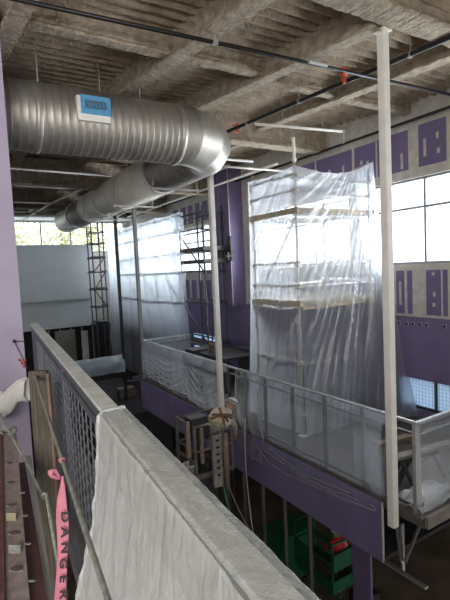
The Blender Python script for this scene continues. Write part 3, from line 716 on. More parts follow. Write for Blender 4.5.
# timber and tools behind the end of the rail near the column
for i, (p, q, w, m, lab) in enumerate((((5.25, 4.25, FB+.42), (6.3, 3.95, FB+.50), .14, 'tan', 'tan plank lying level behind the nearest rail gap'),
                                     ((5.2, 4.1, FB+.05), (6.1, 4.3, FB+.62), .07, 'blacksteel', 'black bar leaning up behind the nearest rail gap'),
                                     ((5.3, 4.5, FB+.55), (6.4, 4.3, FB+.58), .12, 'brown', 'brown plank stacked above the tan plank near the column'))):
    single('plank', MB().bar(p, q, w, .04), M[m], lab, 'plank')
t = thing('sawhorse', (5.75, 4.2, FB), 'dark sawhorse holding planks behind the nearest rail gap', 'sawhorse')
part('beam', MB().bar((5.4, 4.2, FB+.36), (6.2, 4.12, FB+.36), .08, .08), M['lift_dark'], t)
for x, s in ((5.45, -1), (5.45, 1), (6.15, -1), (6.15, 1)): part('leg', MB().bar((x, 4.17+.22*s, FB), (x, 4.17, FB+.36), .05, .03), M['lift_dark'], t)
def fn(u, v):
    return V((4.95+.9*u, 3.5+.5*v, FB+.03+.10*abs(nz((u*4, v*4, 2)))+.10*math.sin(math.pi*u)*math.sin(math.pi*v)))
single('crumpled_film', MB().grid(fn, 30, 24), M['film_front'], 'crumpled dusty film piled on the slab corner at the nearest column', 'film', smooth=True)
single('cardboard_sheet', MB().box((6.9, 4.6, FB+.005), (7.9, 5.4, FB+.02)), M['brown'], 'flat brown sheet on the balcony floor under the low windows', 'sheet')

# brackets under the balcony corner
def strut(p, q, lab): single('support_strut', MB().bar(p, q, .05, .03), M['stud'], lab, 'strut', 'steel struts hanging under the balcony corner')
a = onX(397, 525, 4.95); b = onX(402, 562, 4.95); strut(a, b, 'left strut of the V under the balcony corner')
a = onX(422, 520, 5.15); b = onX(405, 562, 4.97); strut(a, b, 'long slanting strut of the V under the balcony corner')
a = onX(402, 524, 4.98); b = onX(403, 573, 4.98); strut(a, b, 'upright strut between the two slanting ones under the corner')
single('floor_track', MB().bar((4.9, 4.1, -4.19), (4.9, 3.42, -4.19), .06, .03), M['stud'], 'bare steel track running on past the end of the purple fascia', 'track')
single('edge_track', MB().bar((5.9, 3.75, FB-.18), (7.9, 3.3, FB-.18), .1, .05), M['brown'], 'brown edge beam under the balcony near the right border', 'beam')
single('slab_edge', MB().box((4.93, 3.40, FB-.12), (XW-.1, 3.45, FB+.03)), M['tan'], 'dusty tan edge board of the balcony slab below the end rail', 'board')

# studs of the unfinished wall far below the fascia
for i in range(6):
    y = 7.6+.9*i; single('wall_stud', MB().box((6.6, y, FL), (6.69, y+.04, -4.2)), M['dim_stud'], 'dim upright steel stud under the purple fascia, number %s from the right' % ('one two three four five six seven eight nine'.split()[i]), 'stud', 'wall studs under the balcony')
# bay under the far bulkhead: framing and boards
for i in range(6):
    x = 3.2+.5*i; single('wall_stud', MB().box((x, 21.7, FL), (x+.06, 21.76, -2.45)), M['stud'], 'far stud below the grey bulkhead, ' + ('leftmost of six', 'second of six from the left', 'third of six from the left', 'fourth of six from the left', 'fifth of six from the left', 'rightmost of six')[i], 'stud', 'wall studs under the far bulkhead')
single('wall_board', MB().box((3.95, 21.5, -5), (4.85, 21.55, -2.5)), M['tan'], 'tan board standing among the studs under the grey bulkhead', 'board')
single('wall_board', MB().box((5.1, 21.4, -5), (5.4, 21.45, -2.6)), M['mud'], 'narrow pale board next to the tan one under the bulkhead', 'board')
for i, (px, py, s) in enumerate(((132, 384, .3), (138, 378, .25), (126, 393, .35), (150, 392, .4))):
    c = onZ(px, py+4, -4.42); crate((c.x, c.y, -4.42), (s*1.6, s, s), ('lift_dark', 'guard_dark', 'brown', 'blacksteel')[i], ('dark case on the clutter heap past the balcony end', 'grey case on the clutter heap past the balcony end', 'brown crate lowest on the far clutter heap', 'black case close to the fascia end')[i], 'case', 'tool_case')
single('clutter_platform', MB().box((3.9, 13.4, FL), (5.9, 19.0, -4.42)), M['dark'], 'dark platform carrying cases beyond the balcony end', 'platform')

# ================================================================== PEOPLE
def skin_mesh(name, joints, bones, radii, sub=2):
    me = bpy.data.meshes.new(name); keys = list(joints); idx = {k: i for i, k in enumerate(keys)}
    me.from_pydata([V(joints[k]) for k in keys], [(idx[a], idx[b]) for a, b in bones], [])
    o = bpy.data.objects.new(name, me); COL.objects.link(o)
    o.modifiers.new('skin', 'SKIN'); sl = me.skin_vertices[0].data
    for k in keys:
        r = radii[k]; sl[idx[k]].radius = r if isinstance(r, tuple) else (r, r)
    sl[idx['pelvis']].use_root = True
    sb = o.modifiers.new('sub', 'SUBSURF'); sb.levels = sb.render_levels = sub
    dg = bpy.context.evaluated_depsgraph_get(); ev = o.evaluated_get(dg); m2 = bpy.data.meshes.new_from_object(ev)
    vs = [v.co.copy() for v in m2.vertices]; fs = [tuple(p.vertices) for p in m2.polygons]
    bpy.data.objects.remove(o); return vs, fs
def person(loc, J, face, label, cols, sc=1.):
    """J: joint positions in metres. face: direction the head looks. cols: torso, legs, skin, boots"""
    J = {k: V(v) for k, v in J.items()}; face = V(face).normalized(); B = []; R = {}
    def chain(*ks): B.extend(zip(ks[:-1], ks[1:]))
    J['belly'] = J['pelvis'].lerp(J['chest'], .45)
    chain('pelvis', 'belly', 'chest', 'neck', 'head_low', 'head_top')
    R.update(pelvis=(.18, .16), belly=(.205, .185), chest=(.22, .185), neck=(.065, .065), head_low=(.075, .085), head_top=(.085, .09))
    up = (J['head']-J['neck']).normalized(); J['head_low'] = J['head']-up*.05+face*.02; J['head_top'] = J['head']+up*.06
    for s in 'lr':
        chain('pelvis', 'hip_'+s, 'knee_'+s, 'ankle_'+s, 'toe_'+s); chain('chest', 'sho_'+s, 'elb_'+s, 'wri_'+s, 'palm_'+s)
        J['toe_'+s] = J['ankle_'+s]+V((face.x, face.y, 0)).normalized()*.17+V((0, 0, -.035))
        R.update({'hip_'+s: .098, 'knee_'+s: .066, 'ankle_'+s: .046, 'toe_'+s: .04, 'sho_'+s: .085, 'elb_'+s: .05, 'wri_'+s: .032, 'palm_'+s: (.04, .022)})
        d = (J['wri_'+s]-J['elb_'+s]).normalized(); J['palm_'+s] = J['wri_'+s]+d*.07
        a = d.cross(V((0, 0, 1)));  a = a.normalized() if a.length > .1 else V((1, 0, 0)); n = a.cross(d)
        for k, (o_, L) in enumerate(((-.030, .065), (-.010, .078), (.010, .072), (.030, .056))):
            b = J['palm_'+s]+a*o_+d*.02; m_ = b+d*L*.6-n*.008; e = m_+d*L*.3-n*.03
            for nm, p in (('a', b), ('b', m_), ('c', e)): J['f%d%s%s' % (k, nm, s)] = p; R['f%d%s%s' % (k, nm, s)] = .0095
            chain('palm_'+s, 'f%da%s' % (k, s), 'f%db%s' % (k, s), 'f%dc%s' % (k, s))
        th = J['wri_'+s]+d*.03+a*.03; J['t0'+s] = th; J['t1'+s] = th+a*.03+d*.03; J['t2'+s] = th+a*.03+d*.06-n*.015
        R['t0'+s] = .013; R['t1'+s] = .011; R['t2'+s] = .009; chain('wri_'+s, 't0'+s, 't1'+s, 't2'+s)
    vs, fs = skin_mesh('body', {k: J[k] for k in J if k in R}, B, R)
    mb = MB(); torso, legs, skn, boots = 0, 1, 2, 3
    seg = [(a, b) for a, b in B]
    def which(p):
        best = None; bd = 9
        for a, b in seg:
            A, Bq = J[a], J[b]; ab = Bq-A; tt = max(0, min(1, (p-A).dot(ab)/max(1e-9, ab.length_squared))); dd = (p-(A+ab*tt)).length
            if dd < bd: bd = dd; best = (a, b, tt)
        a, b, tt = best
        if b.startswith('toe') or (b.startswith('ankle') and tt > .85): return boots
        if b.startswith(('knee', 'ankle', 'hip')): return legs
        if b in ('head_low', 'head_top') or b.startswith(('palm', 'f', 't0', 't1', 't2')) : return skn
        if b == 'belly' and tt < .25: return legs
        return torso
    mb.add(vs, fs)
    mb.m = [which(sum((vs[i] for i in f), V())/len(f)) for f in fs]
    # face: nose, brow, eyes, mouth, ears join the same body mesh
    side = face.cross(up).normalized(); h = J['head']
    mb.ball(h+face*.105-up*.012, (.014, .014, .022), 8, 6, 2)
    for s in (-1, 1):
        mb.ball(h+face*.088+side*.033*s+up*.012, .013, 8, 6, 4); mb.ball(h+side*.092*s-up*.005, (.018, .018, .03), 8, 6, 2)
    mb.bar(h+face*.094-up*.055-side*.025, h+face*.094-up*.055+side*.025, .012, .01, up, 4)
    t = thing('person', loc, label, 'person')
    part('body', mb, list(cols)+[M['ink']], t, smooth=True)
    return t, J, face, up, side, mb

# worker crouched forward at the basket rail: back to the viewer
LZ = -3.80
W = V((4.28, 7.42, LZ))
fd = V((.62, .45, -.35))
YW = 7.30
J = dict(pelvis=onY(212.5, 428.5, YW), chest=onY(223.0, 416.0, YW+.20), neck=onY(228.5, 410.5, YW+.25), head=onY(231.0, 405.0, YW+.27), hip_l=onY(209.5, 429.5, YW+.1), hip_r=onY(216.5, 430.5, YW-.04),
         knee_l=onY(214.0, 451.5, YW+.20), knee_r=onY(222.0, 452.5, YW+.08), ankle_l=onY(211.0, 467.5, YW+.2), ankle_r=onY(220.0, 469.5, YW+.1),
         sho_l=onY(216.0, 411.5, YW+.34), sho_r=onY(231.0, 418.5, YW+.10), elb_l=onY(228.0, 419.5, YW+.5), wri_l=onY(234.0, 427.5, YW+.5), elb_r=onY(235.5, 427.5, YW+.2), wri_r=onY(235.0, 434.5, YW+.36))
J['ankle_l'].z = J['ankle_r'].z = LZ+.075
t, Jp, fc, up, sd, bmb = person(W, J, fd, 'worker in dusty white clothes and white hard hat bending forward in the lift basket', [M['shirt'], M['pants'], M['skin'], M['boot']])
h = Jp['head']+up*.035
def dome(c, up, r, hgt, n=16, m=6):
    a = up.cross(V((0, 1, .3))).normalized(); b = up.cross(a).normalized(); mb = MB(); vs = []; fs = []
    for j in range(m+1):
        tt = math.pi/2*j/m
        for i in range(n): an = 2*math.pi*i/n; vs.append(c+(a*math.cos(an)+b*math.sin(an))*r*math.cos(tt)*1.0+up*hgt*math.sin(tt))
    fs = [(j*n+i, j*n+(i+1) % n, (j+1)*n+(i+1) % n, (j+1)*n+i) for j in range(m) for i in range(n)]
    return mb.add(vs, fs), a, b
mb, a, b = dome(h, up, .125, .125); hat = part('hard_hat', mb, M['hat'], t, smooth=True, label='white hard hat')
part('brim', MB().add([h+(a*math.cos(k*.3927)+b*math.sin(k*.3927))*r+up*zz for zz in (0, .012) for r in (.12, .15) for k in range(16)],
     [(k, (k+1) % 16, 16+(k+1) % 16, 16+k) for k in range(16)]+[(32+k, 48+k, 48+(k+1) % 16, 32+(k+1) % 16) for k in range(16)]+[(16+k, 16+(k+1) % 16, 48+(k+1) % 16, 48+k) for k in range(16)]), M['hat'], hat)
part('hat_band', MB().tube([h+(a*math.cos(k*.3927)+b*math.sin(k*.3927))*.126+up*.025 for k in range(17)], .012, 6), M['blacksteel'], hat, label='dark strap round the hat')
# harness straps laid on the back, lime belt
from mathutils.bvhtree import BVHTree
bvh = BVHTree.FromPolygons([tuple(v) for v in bmb.v], bmb.f)
ch, pe = Jp['chest'], Jp['pelvis']; ax = (ch-pe).normalized(); bk = -_F+V((0, 0, .5)); bk = (bk-ax*bk.dot(ax)).normalized(); sdv = ax.cross(bk).normalized(); LB = (ch-pe).length
def on_back(s, a):
    o_ = pe+ax*(a*LB)+sdv*s+bk*.8; hit = bvh.ray_cast(o_, -bk)
    return (hit[0] if hit[0] is not None else o_-bk*.68)+bk*.008
def strap(pts, w, m, nm, lab=None):
    P = [on_back(*V(p0).lerp(V(p1), k/6)) for p0, p1 in zip(pts[:-1], pts[1:]) for k in range(7)]
    mb = MB()
    for a_, b_ in zip(P[:-1], P[1:]):
        if (b_-a_).length > 1e-4: mb.bar(a_, b_, w, .014, bk)
    return part(nm, mb, m, t, label=lab)
strap([(-.15, 1.15), (.0, .62), (.16, .25)], .05, M['orange'], 'harness_strap', 'orange brown harness strap')
strap([(.16, 1.1), (.0, .62), (-.16, .25)], .05, M['orange'], 'harness_strap', 'orange brown harness strap')
strap([(-.17, .55), (.0, .62), (.17, .58)], .04, M['blacksteel'], 'harness_strap', 'dark harness strap')
part('harness_pad', MB().ball(on_back(0, .62), (.055, .055, .055), 8, 6), M['orange'], t, smooth=True)
strap([(-.19, .22), (.0, .2), (.19, .22)], .055, M['lime'], 'belt', 'lime yellow belt')
part('tool_pouch', MB().box(pe+V((-.24, -.14, -.02)), pe+V((-.13, .02, .16))), M['boot'], t, bevel=.015)

# boom lift with basket
BY0, BY1 = 7.08, 7.80
BX0, BX1 = onY(178, 445, BY1).x, onY(233, 445, BY0).x
t = thing('boom_lift', (4.0, 7.5, FL), 'worn boom lift with a loaded work basket raised in front of the purple fascia', 'lift')
bas = part('basket_floor', MB().box((BX0, BY0, LZ-.06), (BX1, BY1, LZ)), M['lift_dark'], t)
for x in (BX0, (BX0+BX1)/2+.05, BX1-.03):
    for y in (BY0, BY1): part('basket_post', MB().box((x-.025, y-.025, LZ), (x+.025, y+.025, -2.80 if (x < 3.6 or y == BY1) else -3.0)), M['lift_grey'], t)
for z in (-2.82, -3.28):
    for y in (BY0, BY1): part('basket_rail', MB().tube([(BX0, y, z), (BX1 if (y == BY1 or z < -3) else onY(209, 425, BY0).x, y, z)], .022, 8), M['lift_orange'] if (z < -3 and y == BY0) else M['lift_grey'], t, smooth=True)
    for x in (BX0, BX1): part('basket_rail', MB().tube([(x, BY0, z), (x, BY1, z)], .022, 8), M['lift_grey'], t, smooth=True)
for y in (BY0, BY1): part('toe_plate', MB().box((BX0-.01, y-.01, LZ), (BX1+.01, y+.01, LZ+.10)), M['lift_grey'], t)
part('basket_rail', MB().tube([(onY(209, 425, BY0).x, BY0, -3.0), (BX1, BY0, -3.0)], .022, 8), M['lift_grey'], t, smooth=True)
part('side_panel', MB().box((BX0-.02, BY0+.1, LZ+.05), (BX0+.0, BY1-.1, -3.45)), M['lift_grey'], t, label='scuffed grey side panel')
part('front_post_guard', MB().box((onY(185, 425, BY0).x, BY0-.05, -3.32), (onY(188.5, 425, BY0).x, BY0+.01, -2.68)).box((BX0+.1, BY0-.05, -3.5), (BX0+.16, BY0+.01, -2.85)), M['lift_orange'], t, label='orange brown uprights')
part('control_box', MB().box((onY(191.5, 425, BY0).x, BY0+.02, -3.08), (onY(208, 425, BY0).x, BY0+.28, onY(200, 418, BY0).z)).box((onY(193, 425, BY0).x, BY0, -3.02), (onY(206, 425, BY0).x, BY0+.02, -2.85)), M['lift_dark'], t, bevel=.02, label='black control box')
ma, mb_ = onY(213, 445, BY0-.1).x, onY(222, 445, BY0-.1).x
mst = part('mast', MB().box((ma, BY0-.10, LZ-.2), (mb_, BY0-.02, -3.04)), M['lift_pale'], t, bevel=.01, label='pale grey brown mast with rungs')
for k in range(6): part('rung', MB().box(((ma+mb_)/2-.03, BY0-.112, -3.14-.13*k), ((ma+mb_)/2+.03, BY0-.10, -3.10-.13*k)), M['lift_dark'], mst)
part('mast_tube', MB().tube([(mb_+.07, BY0-.1, LZ-.28), (mb_+.07, BY0-.1, -3.03)], .05, 12), M['lift_orange'], mst, smooth=True)
part('rotator', MB().box((3.75, 7.25, LZ-.36), (4.35, 7.7, LZ-.06)).tube([(4.05, 7.45, LZ-.8), (4.05, 7.45, LZ-.36)], .12, 12), M['lift_dark'], t)
part('boom_arm', MB().bar((4.05, 7.45, LZ-.75), (3.55, 9.6, -6.2), .2, .26).bar((3.55, 9.6, -6.2), (3.6, 8.3, FL+1.2), .26, .3), M['lift_dark'], t)
part('chassis', MB().box((2.9, 7.5, FL+.45), (4.3, 9.3, FL+1.25)), M['lift_dark'], t, bevel=.05)
for x in (2.9, 4.3):
    for y in (7.8, 9.0): part('wheel', MB().tube([(x-.14, y, FL+.42), (x+.14, y, FL+.42)], .42, 20), M['ink'], t)
c = onY(189, 455, 7.2); c = V((c.x, c.y, LZ))
t = thing('paint_bucket', c, 'off white pail standing in the lift basket', 'bucket')
part('pail', MB().lathe(c, [(.10, 0), (.125, .27), (.13, .27), (.13, .30), (.115, .30), (.105, .02)], 18), M['bucket'], t, smooth=True)
part('handle', MB().tube([c+V((.13*math.cos(k*.314), -.02, .27+.06*math.sin(-k*.314))) for k in range(11)], .005, 6), M['ink'], t)
for i, (x, y, s, m, lab) in enumerate(((3.60, 7.5, (.22, .3, .32), 'lift_dark', 'black tool bag behind the pail in the basket'), (4.12, 7.3, (.22, .25, .30), 'blacksteel', 'black case on the basket floor beside the legs of the worker'), (3.95, 7.75, (.24, .2, .42), 'guard_dark', 'grey upright case at the back of the basket'))):
    t = thing('tool_bag', (x, y, LZ), lab, 'bag'); part('body', MB().box((x-s[0]/2, y-s[1]/2, LZ), (x+s[0]/2, y+s[1]/2, LZ+s[2])), M[m], t, bevel=.03)
    part('handle', MB().tube([(x-.06, y, LZ+s[2]), (x-.05, y, LZ+s[2]+.06), (x+.05, y, LZ+s[2]+.06), (x+.06, y, LZ+s[2])], .01, 6), M[m], t)
p0 = V((4.02, 7.0, LZ-.05))
single('hose', MB().tube(bez(p0, p0+V((.1, -.05, -.9)), (4.55, 7.0, -5.6)), .018, 8), M['green_cord'], 'green hose dropping from under the lift basket', 'hose', smooth=True)
single('rope', MB().tube(bez((4.60, 7.0, -2.85), (4.45, 6.95, -3.8), (4.66, 6.9, -5.6)), .010, 6), M['white_cord'], 'thin pale rope hanging from the basket beside the worker', 'rope', smooth=True)
single('hose', MB().tube(bez((4.1, 7.0, LZ-.05), (4.3, 6.95, -4.6), (4.75, 6.95, -5.4)), .008, 6), M['grey_pipe'], 'thin grey air hose next to the green hose under the basket', 'hose', smooth=True)

# scissor lift on the floor below, under the balcony
DQ = 10.8
LW, LD = .34, .68
lx = V((1, 0, 0)); ly = V((0, 1, 0))
NC = onD(333, 588, DQ); PZ = NC.z; Oc = NC+V((LW, LD, 0))
def L(a, b, z): return Oc+lx*a+ly*b+V((0, 0, z))
t = thing('scissor_lift', (Oc.x, Oc.y, FL), 'green scissor lift raised on the lower floor below the purple fascia', 'lift')
def lbox(mb, a0, b0, z0, a1, b1, z1):
    c = [L(a, b, z) for z in (z0, z1) for a, b in ((a0, b0), (a1, b0), (a1, b1), (a0, b1))]
    return mb.add(c, [(3, 2, 1, 0), (4, 5, 6, 7), (0, 1, 5, 4), (1, 2, 6, 5), (2, 3, 7, 6), (3, 0, 4, 7)])
part('platform', lbox(MB(), -LW, -LD, -.10, LW, LD, 0), M['slab'], t)
mb = MB(); lbox(mb, -LW-.02, -LD-.03, -.16, LW+.02, -LD, .14); lbox(mb, -LW-.03, -LD, -.16, -LW, LD, .14); lbox(mb, LW, -LD, -.16, LW+.03, LD, .14); lbox(mb, -LW, LD, -.16, LW, LD+.03, .14)
part('toe_board', mb, M['green'], t, label='bright green toe boards')
for a in (-LW, LW):
    for b in (-LD, 0, LD): part('rail_post', MB().bar(L(a, b, 0), L(a, b, 1.05), .04, .04), M['green'], t)
for z in (.55, 1.05):
    for b in (-LD, LD): part('rail', MB().bar(L(-LW, b, z), L(LW, b, z), .045, .045), M['green'], t)
    for a in (-LW, LW): part('rail', MB().bar(L(a, -LD, z), L(a, LD, z), .045, .045), M['green'], t)
part('control_panel', lbox(MB(), -LW, -LD-.06, .40, LW, -LD+.02, .82), M['green'], t, label='green control cabinet')
part('rear_panel', lbox(MB(), -LW-.04, .15, .1, -LW+.0, LD, .6), M['green'], t)
for k in range(9):
    z = -.22-.15*k
    for s in (-1, 1):
        for b in (LD,): part('scissor_arm', MB().bar(L(.06*s, -b*.95, z), L(.06*s, b*.95, z-.13), .05, .07), M['stud'], t)
zb_ = FL-PZ
part('chassis', lbox(MB(), -.38, -.75, zb_+.12, .38, .75, PZ*0-1.55), M['green'], t)
for a in (-.36, .36):
    for b in (-.55, .55): part('wheel', MB().tube([L(a-.05, b, zb_+.14), L(a+.05, b, zb_+.14)], .14, 16), M['ink'], t)
# a second green machine part behind it
t = thing('equipment_cart', (Oc.x-.6, Oc.y+2.4, FL), 'dull green equipment cabinet in the dark behind the scissor lift', 'cabinet')
c = onD(292, 540, 13.6); 
part('cabinet', MB().box((c.x-.75, c.y-.4, FL+.3), (c.x+.5, c.y+.5, c.z+.45)), M['green'], t)
part('door', MB().box((c.x-.7, c.y-.42, FL+.5), (c.x-.12, c.y-.40, c.z+.35)), M['green'], t)
part('door', MB().box((c.x-.08, c.y-.42, FL+.5), (c.x+.45, c.y-.40, c.z+.35)), M['green'], t)
part('wheel', MB().tube([(c.x-.6, c.y-.2, FL+.15), (c.x-.5, c.y-.2, FL+.15)], .15, 12), M['ink'], t)
part('wheel', MB().tube([(c.x+.3, c.y-.2, FL+.15), (c.x+.4, c.y-.2, FL+.15)], .15, 12), M['ink'], t)
# worker in red on the scissor lift
hd = onD(338, 533, DQ+.35); ww = V((hd.x, hd.y, PZ)); Hh = hd.z-PZ; q = 1.0
def Q(a, b, z): return ww+lx*a*q+ly*b*q+V((0, 0, z*q))
def QZ(a, b, z): return Q(a, b, z*Hh/1.3)
J = dict(pelvis=QZ(-.04, -.14, .66), chest=QZ(-.03, -.03, 1.02), neck=QZ(-.01, .0, 1.17), head=QZ(0, .03, 1.30), hip_l=QZ(-.14, -.12, .64), knee_l=QZ(-.15, .12, .36), ankle_l=QZ(-.14, -.06, .06),
         hip_r=QZ(.05, -.13, .64), knee_r=QZ(.06, .11, .36), ankle_r=QZ(.05, -.08, .06), sho_l=QZ(-.20, .0, 1.09), elb_l=QZ(-.25, .14, .88), wri_l=QZ(-.12, .30, .86),
         sho_r=QZ(.15, .0, 1.08), elb_r=QZ(.24, .04, .86), wri_r=QZ(.26, -.14, .98))
t, Jp, fc, up, sd, bmb = person(ww, J, ly, 'worker in a red shirt and pale hard hat standing on the green scissor lift', [M['redshirt'], M['lift_dark'], M['skin'], M['boot']])
h = Jp['head']+up*.04; mb, a, b = dome(h, up, .13, .125); hat = part('hard_hat', mb, M['hat'], t, smooth=True)
part('brim', MB().tube([h+(a*math.cos(k*.3927)+b*math.sin(k*.3927))*.135 for k in range(17)], .016, 6), M['hat'], hat)
c = onD(364, 586, 11.0); t = thing('pail', V((c.x, c.y, FL)), 'small white pail on a dark pallet under the purple fascia', 'bucket')
part('stand', MB().box((c.x-.25, c.y-.25, FL), (c.x+.25, c.y+.25, c.z-.12)), M['lift_dark'], t)
part('pail', MB().lathe((c.x, c.y, c.z-.12), [(.08, 0), (.10, .2), (.085, .2), (.07, .02)], 14), M['bucket'], t, smooth=True)

# ================================================================== FOREGROUND GUARD
def gl(y): return .352+.076*y       # camera side edge of the cap
def gr(y): return .420+.079*y
HZ = -.55
Y0, Y1 = -1.2, 5.84
t = thing('parapet_guard', ((gl(2)+gr(2))/2, 2.0, -1.65), 'grey guard with wire mesh infill and a dusty flat cap beside the camera', 'railing')
def capbox(mb, y0, y1, z0, z1, e0=0, e1=0, mi=0):
    vs = [V((gl(y)-e0, y, z)) for z in (z0, z1) for y in (y0, y1)]; ws = [V((gr(y)+e1, y, z)) for z in (z0, z1) for y in (y0, y1)]
    c = [vs[0], ws[0], ws[1], vs[1], vs[2], ws[2], ws[3], vs[3]]
    return mb.add(c, [(3, 2, 1, 0), (4, 5, 6, 7), (0, 1, 5, 4), (1, 2, 6, 5), (2, 3, 7, 6), (3, 0, 4, 7)], mi)
part('cap', capbox(MB(), Y0, Y1, HZ-.02, HZ), M['cap'], t, bevel=.004, label='dusty flat grey cap')
part('cap_skirt', capbox(MB(), Y0, Y1, HZ-.07, HZ-.021, -.008, -.008), M['guard_dark'], t)
def gm(y): return (gl(y)+gr(y))/2-.012
for y in (5.72, 5.25, 4.35, 3.15, 1.95, .75):
    part('post', MB().box((gm(y)-.022, y-.03, -1.65), (gm(y)+.022, y+.03, HZ-.07)), M['guard_dark'], t)
for z in (-.66, -1.55): part('frame_rail', MB().bar((gm(Y0), Y0, z), (gm(Y1), Y1, z), .035, .04), M['guard_dark'], t)
mb = MB(); y = Y0
k = 0
while y < 5.2:
    mb.bar((gm(y)-.012, y, -1.55), (gm(y)-.012, y, -.66), .007, .005, (0, 1, 0)); y += .12
z = -1.53
while z < -.67: mb.bar((gm(Y0)-.017, Y0, z), (gm(5.2)-.017, 5.2, z), .004, .006); z += .066
part('wire_mesh', mb, M['guard_mesh'], t)
part('end_panel', MB().box((gm(5.5)-.01, 5.27, -1.6), (gm(5.5)+.01, 5.7, -.66)), M['guard_dark'], t)
part('kick_plate', MB().bar((gm(Y0), Y0, -1.62), (gm(Y1), Y1, -1.62), .012, .14), M['guard_dark'], t)
single('slab_strip', MB().bar((gm(Y0)+.1, Y0, -1.75), (gm(Y1)+.1, Y1, -1.75), .34, .18), M['slab'], 'concrete edge under the wire mesh guard', 'slab', kind='structure')
# sheet thrown over the near half of the guard
def fn(u, v):
    y = -1.1+(1.74+1.1)*u
    o = .009
    if v < .1: w = v/.1; return V((gr(y)+o+.004*math.sin(30*u+3*w), y, HZ-.16+.16*w))
    if v < .3:
        w = (v-.1)/.2; x = gr(y)+o+(gl(y)-gr(y)-2*o)*w
        return V((x, y, HZ+o+.004*abs(nz((x*30, y*14, 2)))+.0035*abs(math.sin(25*y+8*nz((x*12, y*5, 1))))))
    w = (v-.3)/.7; z = HZ+o-1.0*w
    near = max(0, 1-abs(u-1)/.10)
    b = .012+.20*w*(.5+.5*w) + .011*w*math.sin(21*y+2.5*nz((y*2, w*3, 6))) + .005*math.sin(47*y+6*nz((y*3, w*2, 8)))*min(1, w*3) + .03*w*nz((y*2.5, w*3, 5))+.012*abs(nz((y*9, w*14, 3)))
    return V((gl(y)-o-b, y-.10*w*near*0-.02*w*(u > .9), z))
mb = MB().grid(fn, 170, 90)
HEMP = [fn(1, .1+.9*k/60)+V((0, .004, 0)) for k in range(61)]
mb.m = [1 if (k//170) < 27 else 0 for k in range(len(mb.f))]
mb.tube(HEMP, [.008+.003*math.sin(k*.9) for k in range(61)], 8)
single('plastic_sheeting', mb, [M['film_front'], M['film_cap']], 'dusty milky sheet thrown over the wire mesh guard in the foreground', 'sheeting', smooth=True)

struct('unseen_shade_wall', MB().box((-4.5, 2.9, -4.6), (-.1, 3.02, -.82)), M['slab'])  # half wall out of view, added to shade the lower lavender wall
# wooden post with nail and the rebar brace
a0, a1, b0 = onD(28, 372, 2.95), onD(48, 370, 2.95), None
t = thing('wooden_post', V(((a0.x+a1.x)/2, (a0.y+a1.y)/2, -1.75)), 'weathered wooden board standing upright before the wire mesh guard', 'post')
vs = []
bd = (a1-a0); bd.z = 0; wd = bd.normalized(); nd = V((-wd.y, wd.x, 0))
def plk(mb, z0, z1, wa, wb, th, mi=0, base=None):
    base = base or a0; c = []
    for z in (z0, z1):
        for (k, d) in ((wa, 0), (wb, 0), (wb, th), (wa, th)): p = V((base.x, base.y, 0))+wd*k+nd*d; c.append(V((p.x, p.y, z)))
    return mb.add(c, [(3, 2, 1, 0), (4, 5, 6, 7), (0, 1, 5, 4), (1, 2, 6, 5), (2, 3, 7, 6), (3, 0, 4, 7)], mi)
wl = bd.length
part('board', plk(MB(), -4.6, a0.z, 0, wl*.90, .04), M['post_wood'], t)
part('cut_edge', plk(MB(), -4.6, a0.z-.02, wl*.90, wl, .04), M['post_edge'], t, label='reddish fresh cut edge')
n0 = onD(36, 376, 2.93); part('nail', MB().tube([n0, onD(39, 379, 2.90), onD(44, 379.5, 2.90)], .008, 6), M['blacksteel'], t, label='bent dark nail')
pts = [onD(35, 376, 2.88), onD(60, 451, 1.85), onD(73, 485, 1.55), onD(110, 606, 1.02), onD(140, 700, .85)]
p0, p1 = pts[0], onD(112, 612, 1.0); mb = MB(); n = 230; rb = []; ps = []
for i in range(n+1): ps.append(p0+(p1-p0)*(i/n)); rb.append(.0072+(.0012 if i % 2 else 0))
single('rebar', mb.tube(ps, rb, 10), M['rebar'], 'ribbed grey steel rod slanting from the wooden board down past the sheet', 'rod', smooth=True)
# pink ribbon
ub = (p1-p0).normalized()
def on_rod(px):   # point of the rod seen at image column px
    best = min(ps, key=lambda p: abs(225+FOC*p.dot(_R)/p.dot(_F)-px)); return best
kn = on_rod(62.3); dk = kn.dot(_F)
t = thing('pink_ribbon', kn, 'pink marking ribbon with black letters tied round the slanting steel rod', 'ribbon')
part('knot', MB().ball(kn, (.014, .014, .012), 10, 8, jit=.12).tube([kn+ub*.012+V((.009*math.cos(k*.7), .009*math.sin(k*.7), 0)) for k in range(10)], .005, 6), M['pink'], t, smooth=True)
lp = [onD(60, 478, dk-.01), onD(55, 470, dk-.02), onD(50, 472, dk-.03), onD(52, 476, dk-.03), onD(60, 479, dk-.015)]
def ribbon(path, ws, rightv, mb):
    vs = []
    for p, (wa, wb) in zip(path, ws): vs += [p+rightv*wa, p+rightv*(wa+wb)/2-_F*.006, p+rightv*wb]
    for p, (wa, wb) in zip(path, ws): vs += [p+rightv*wa+_F*.002, p+rightv*(wa+wb)/2-_F*.004, p+rightv*wb+_F*.002]
    n = len(path); fs = []
    for i in range(n-1):
        for k in (0, 1):
            fs.append((i*3+k, i*3+k+1, (i+1)*3+k+1, (i+1)*3+k)); j = n*3; fs.append((j+i*3+k, j+(i+1)*3+k, j+(i+1)*3+k+1, j+i*3+k+1))
    return mb.add(vs, fs)
lm = MB()
for i in range(len(lp)-1): pass
lps = [lp[0].lerp(lp[1], .0)]+[lp[i].lerp(lp[i+1], s) for i in range(4) for s in (.25, .5, .75, 1)]
part('loop', MB().tube(lps, [.004+.006*math.sin(math.pi*i/(len(lps)-1)) for i in range(len(lps))], 6), M['pink'], t, smooth=True)
rv = _R.copy()
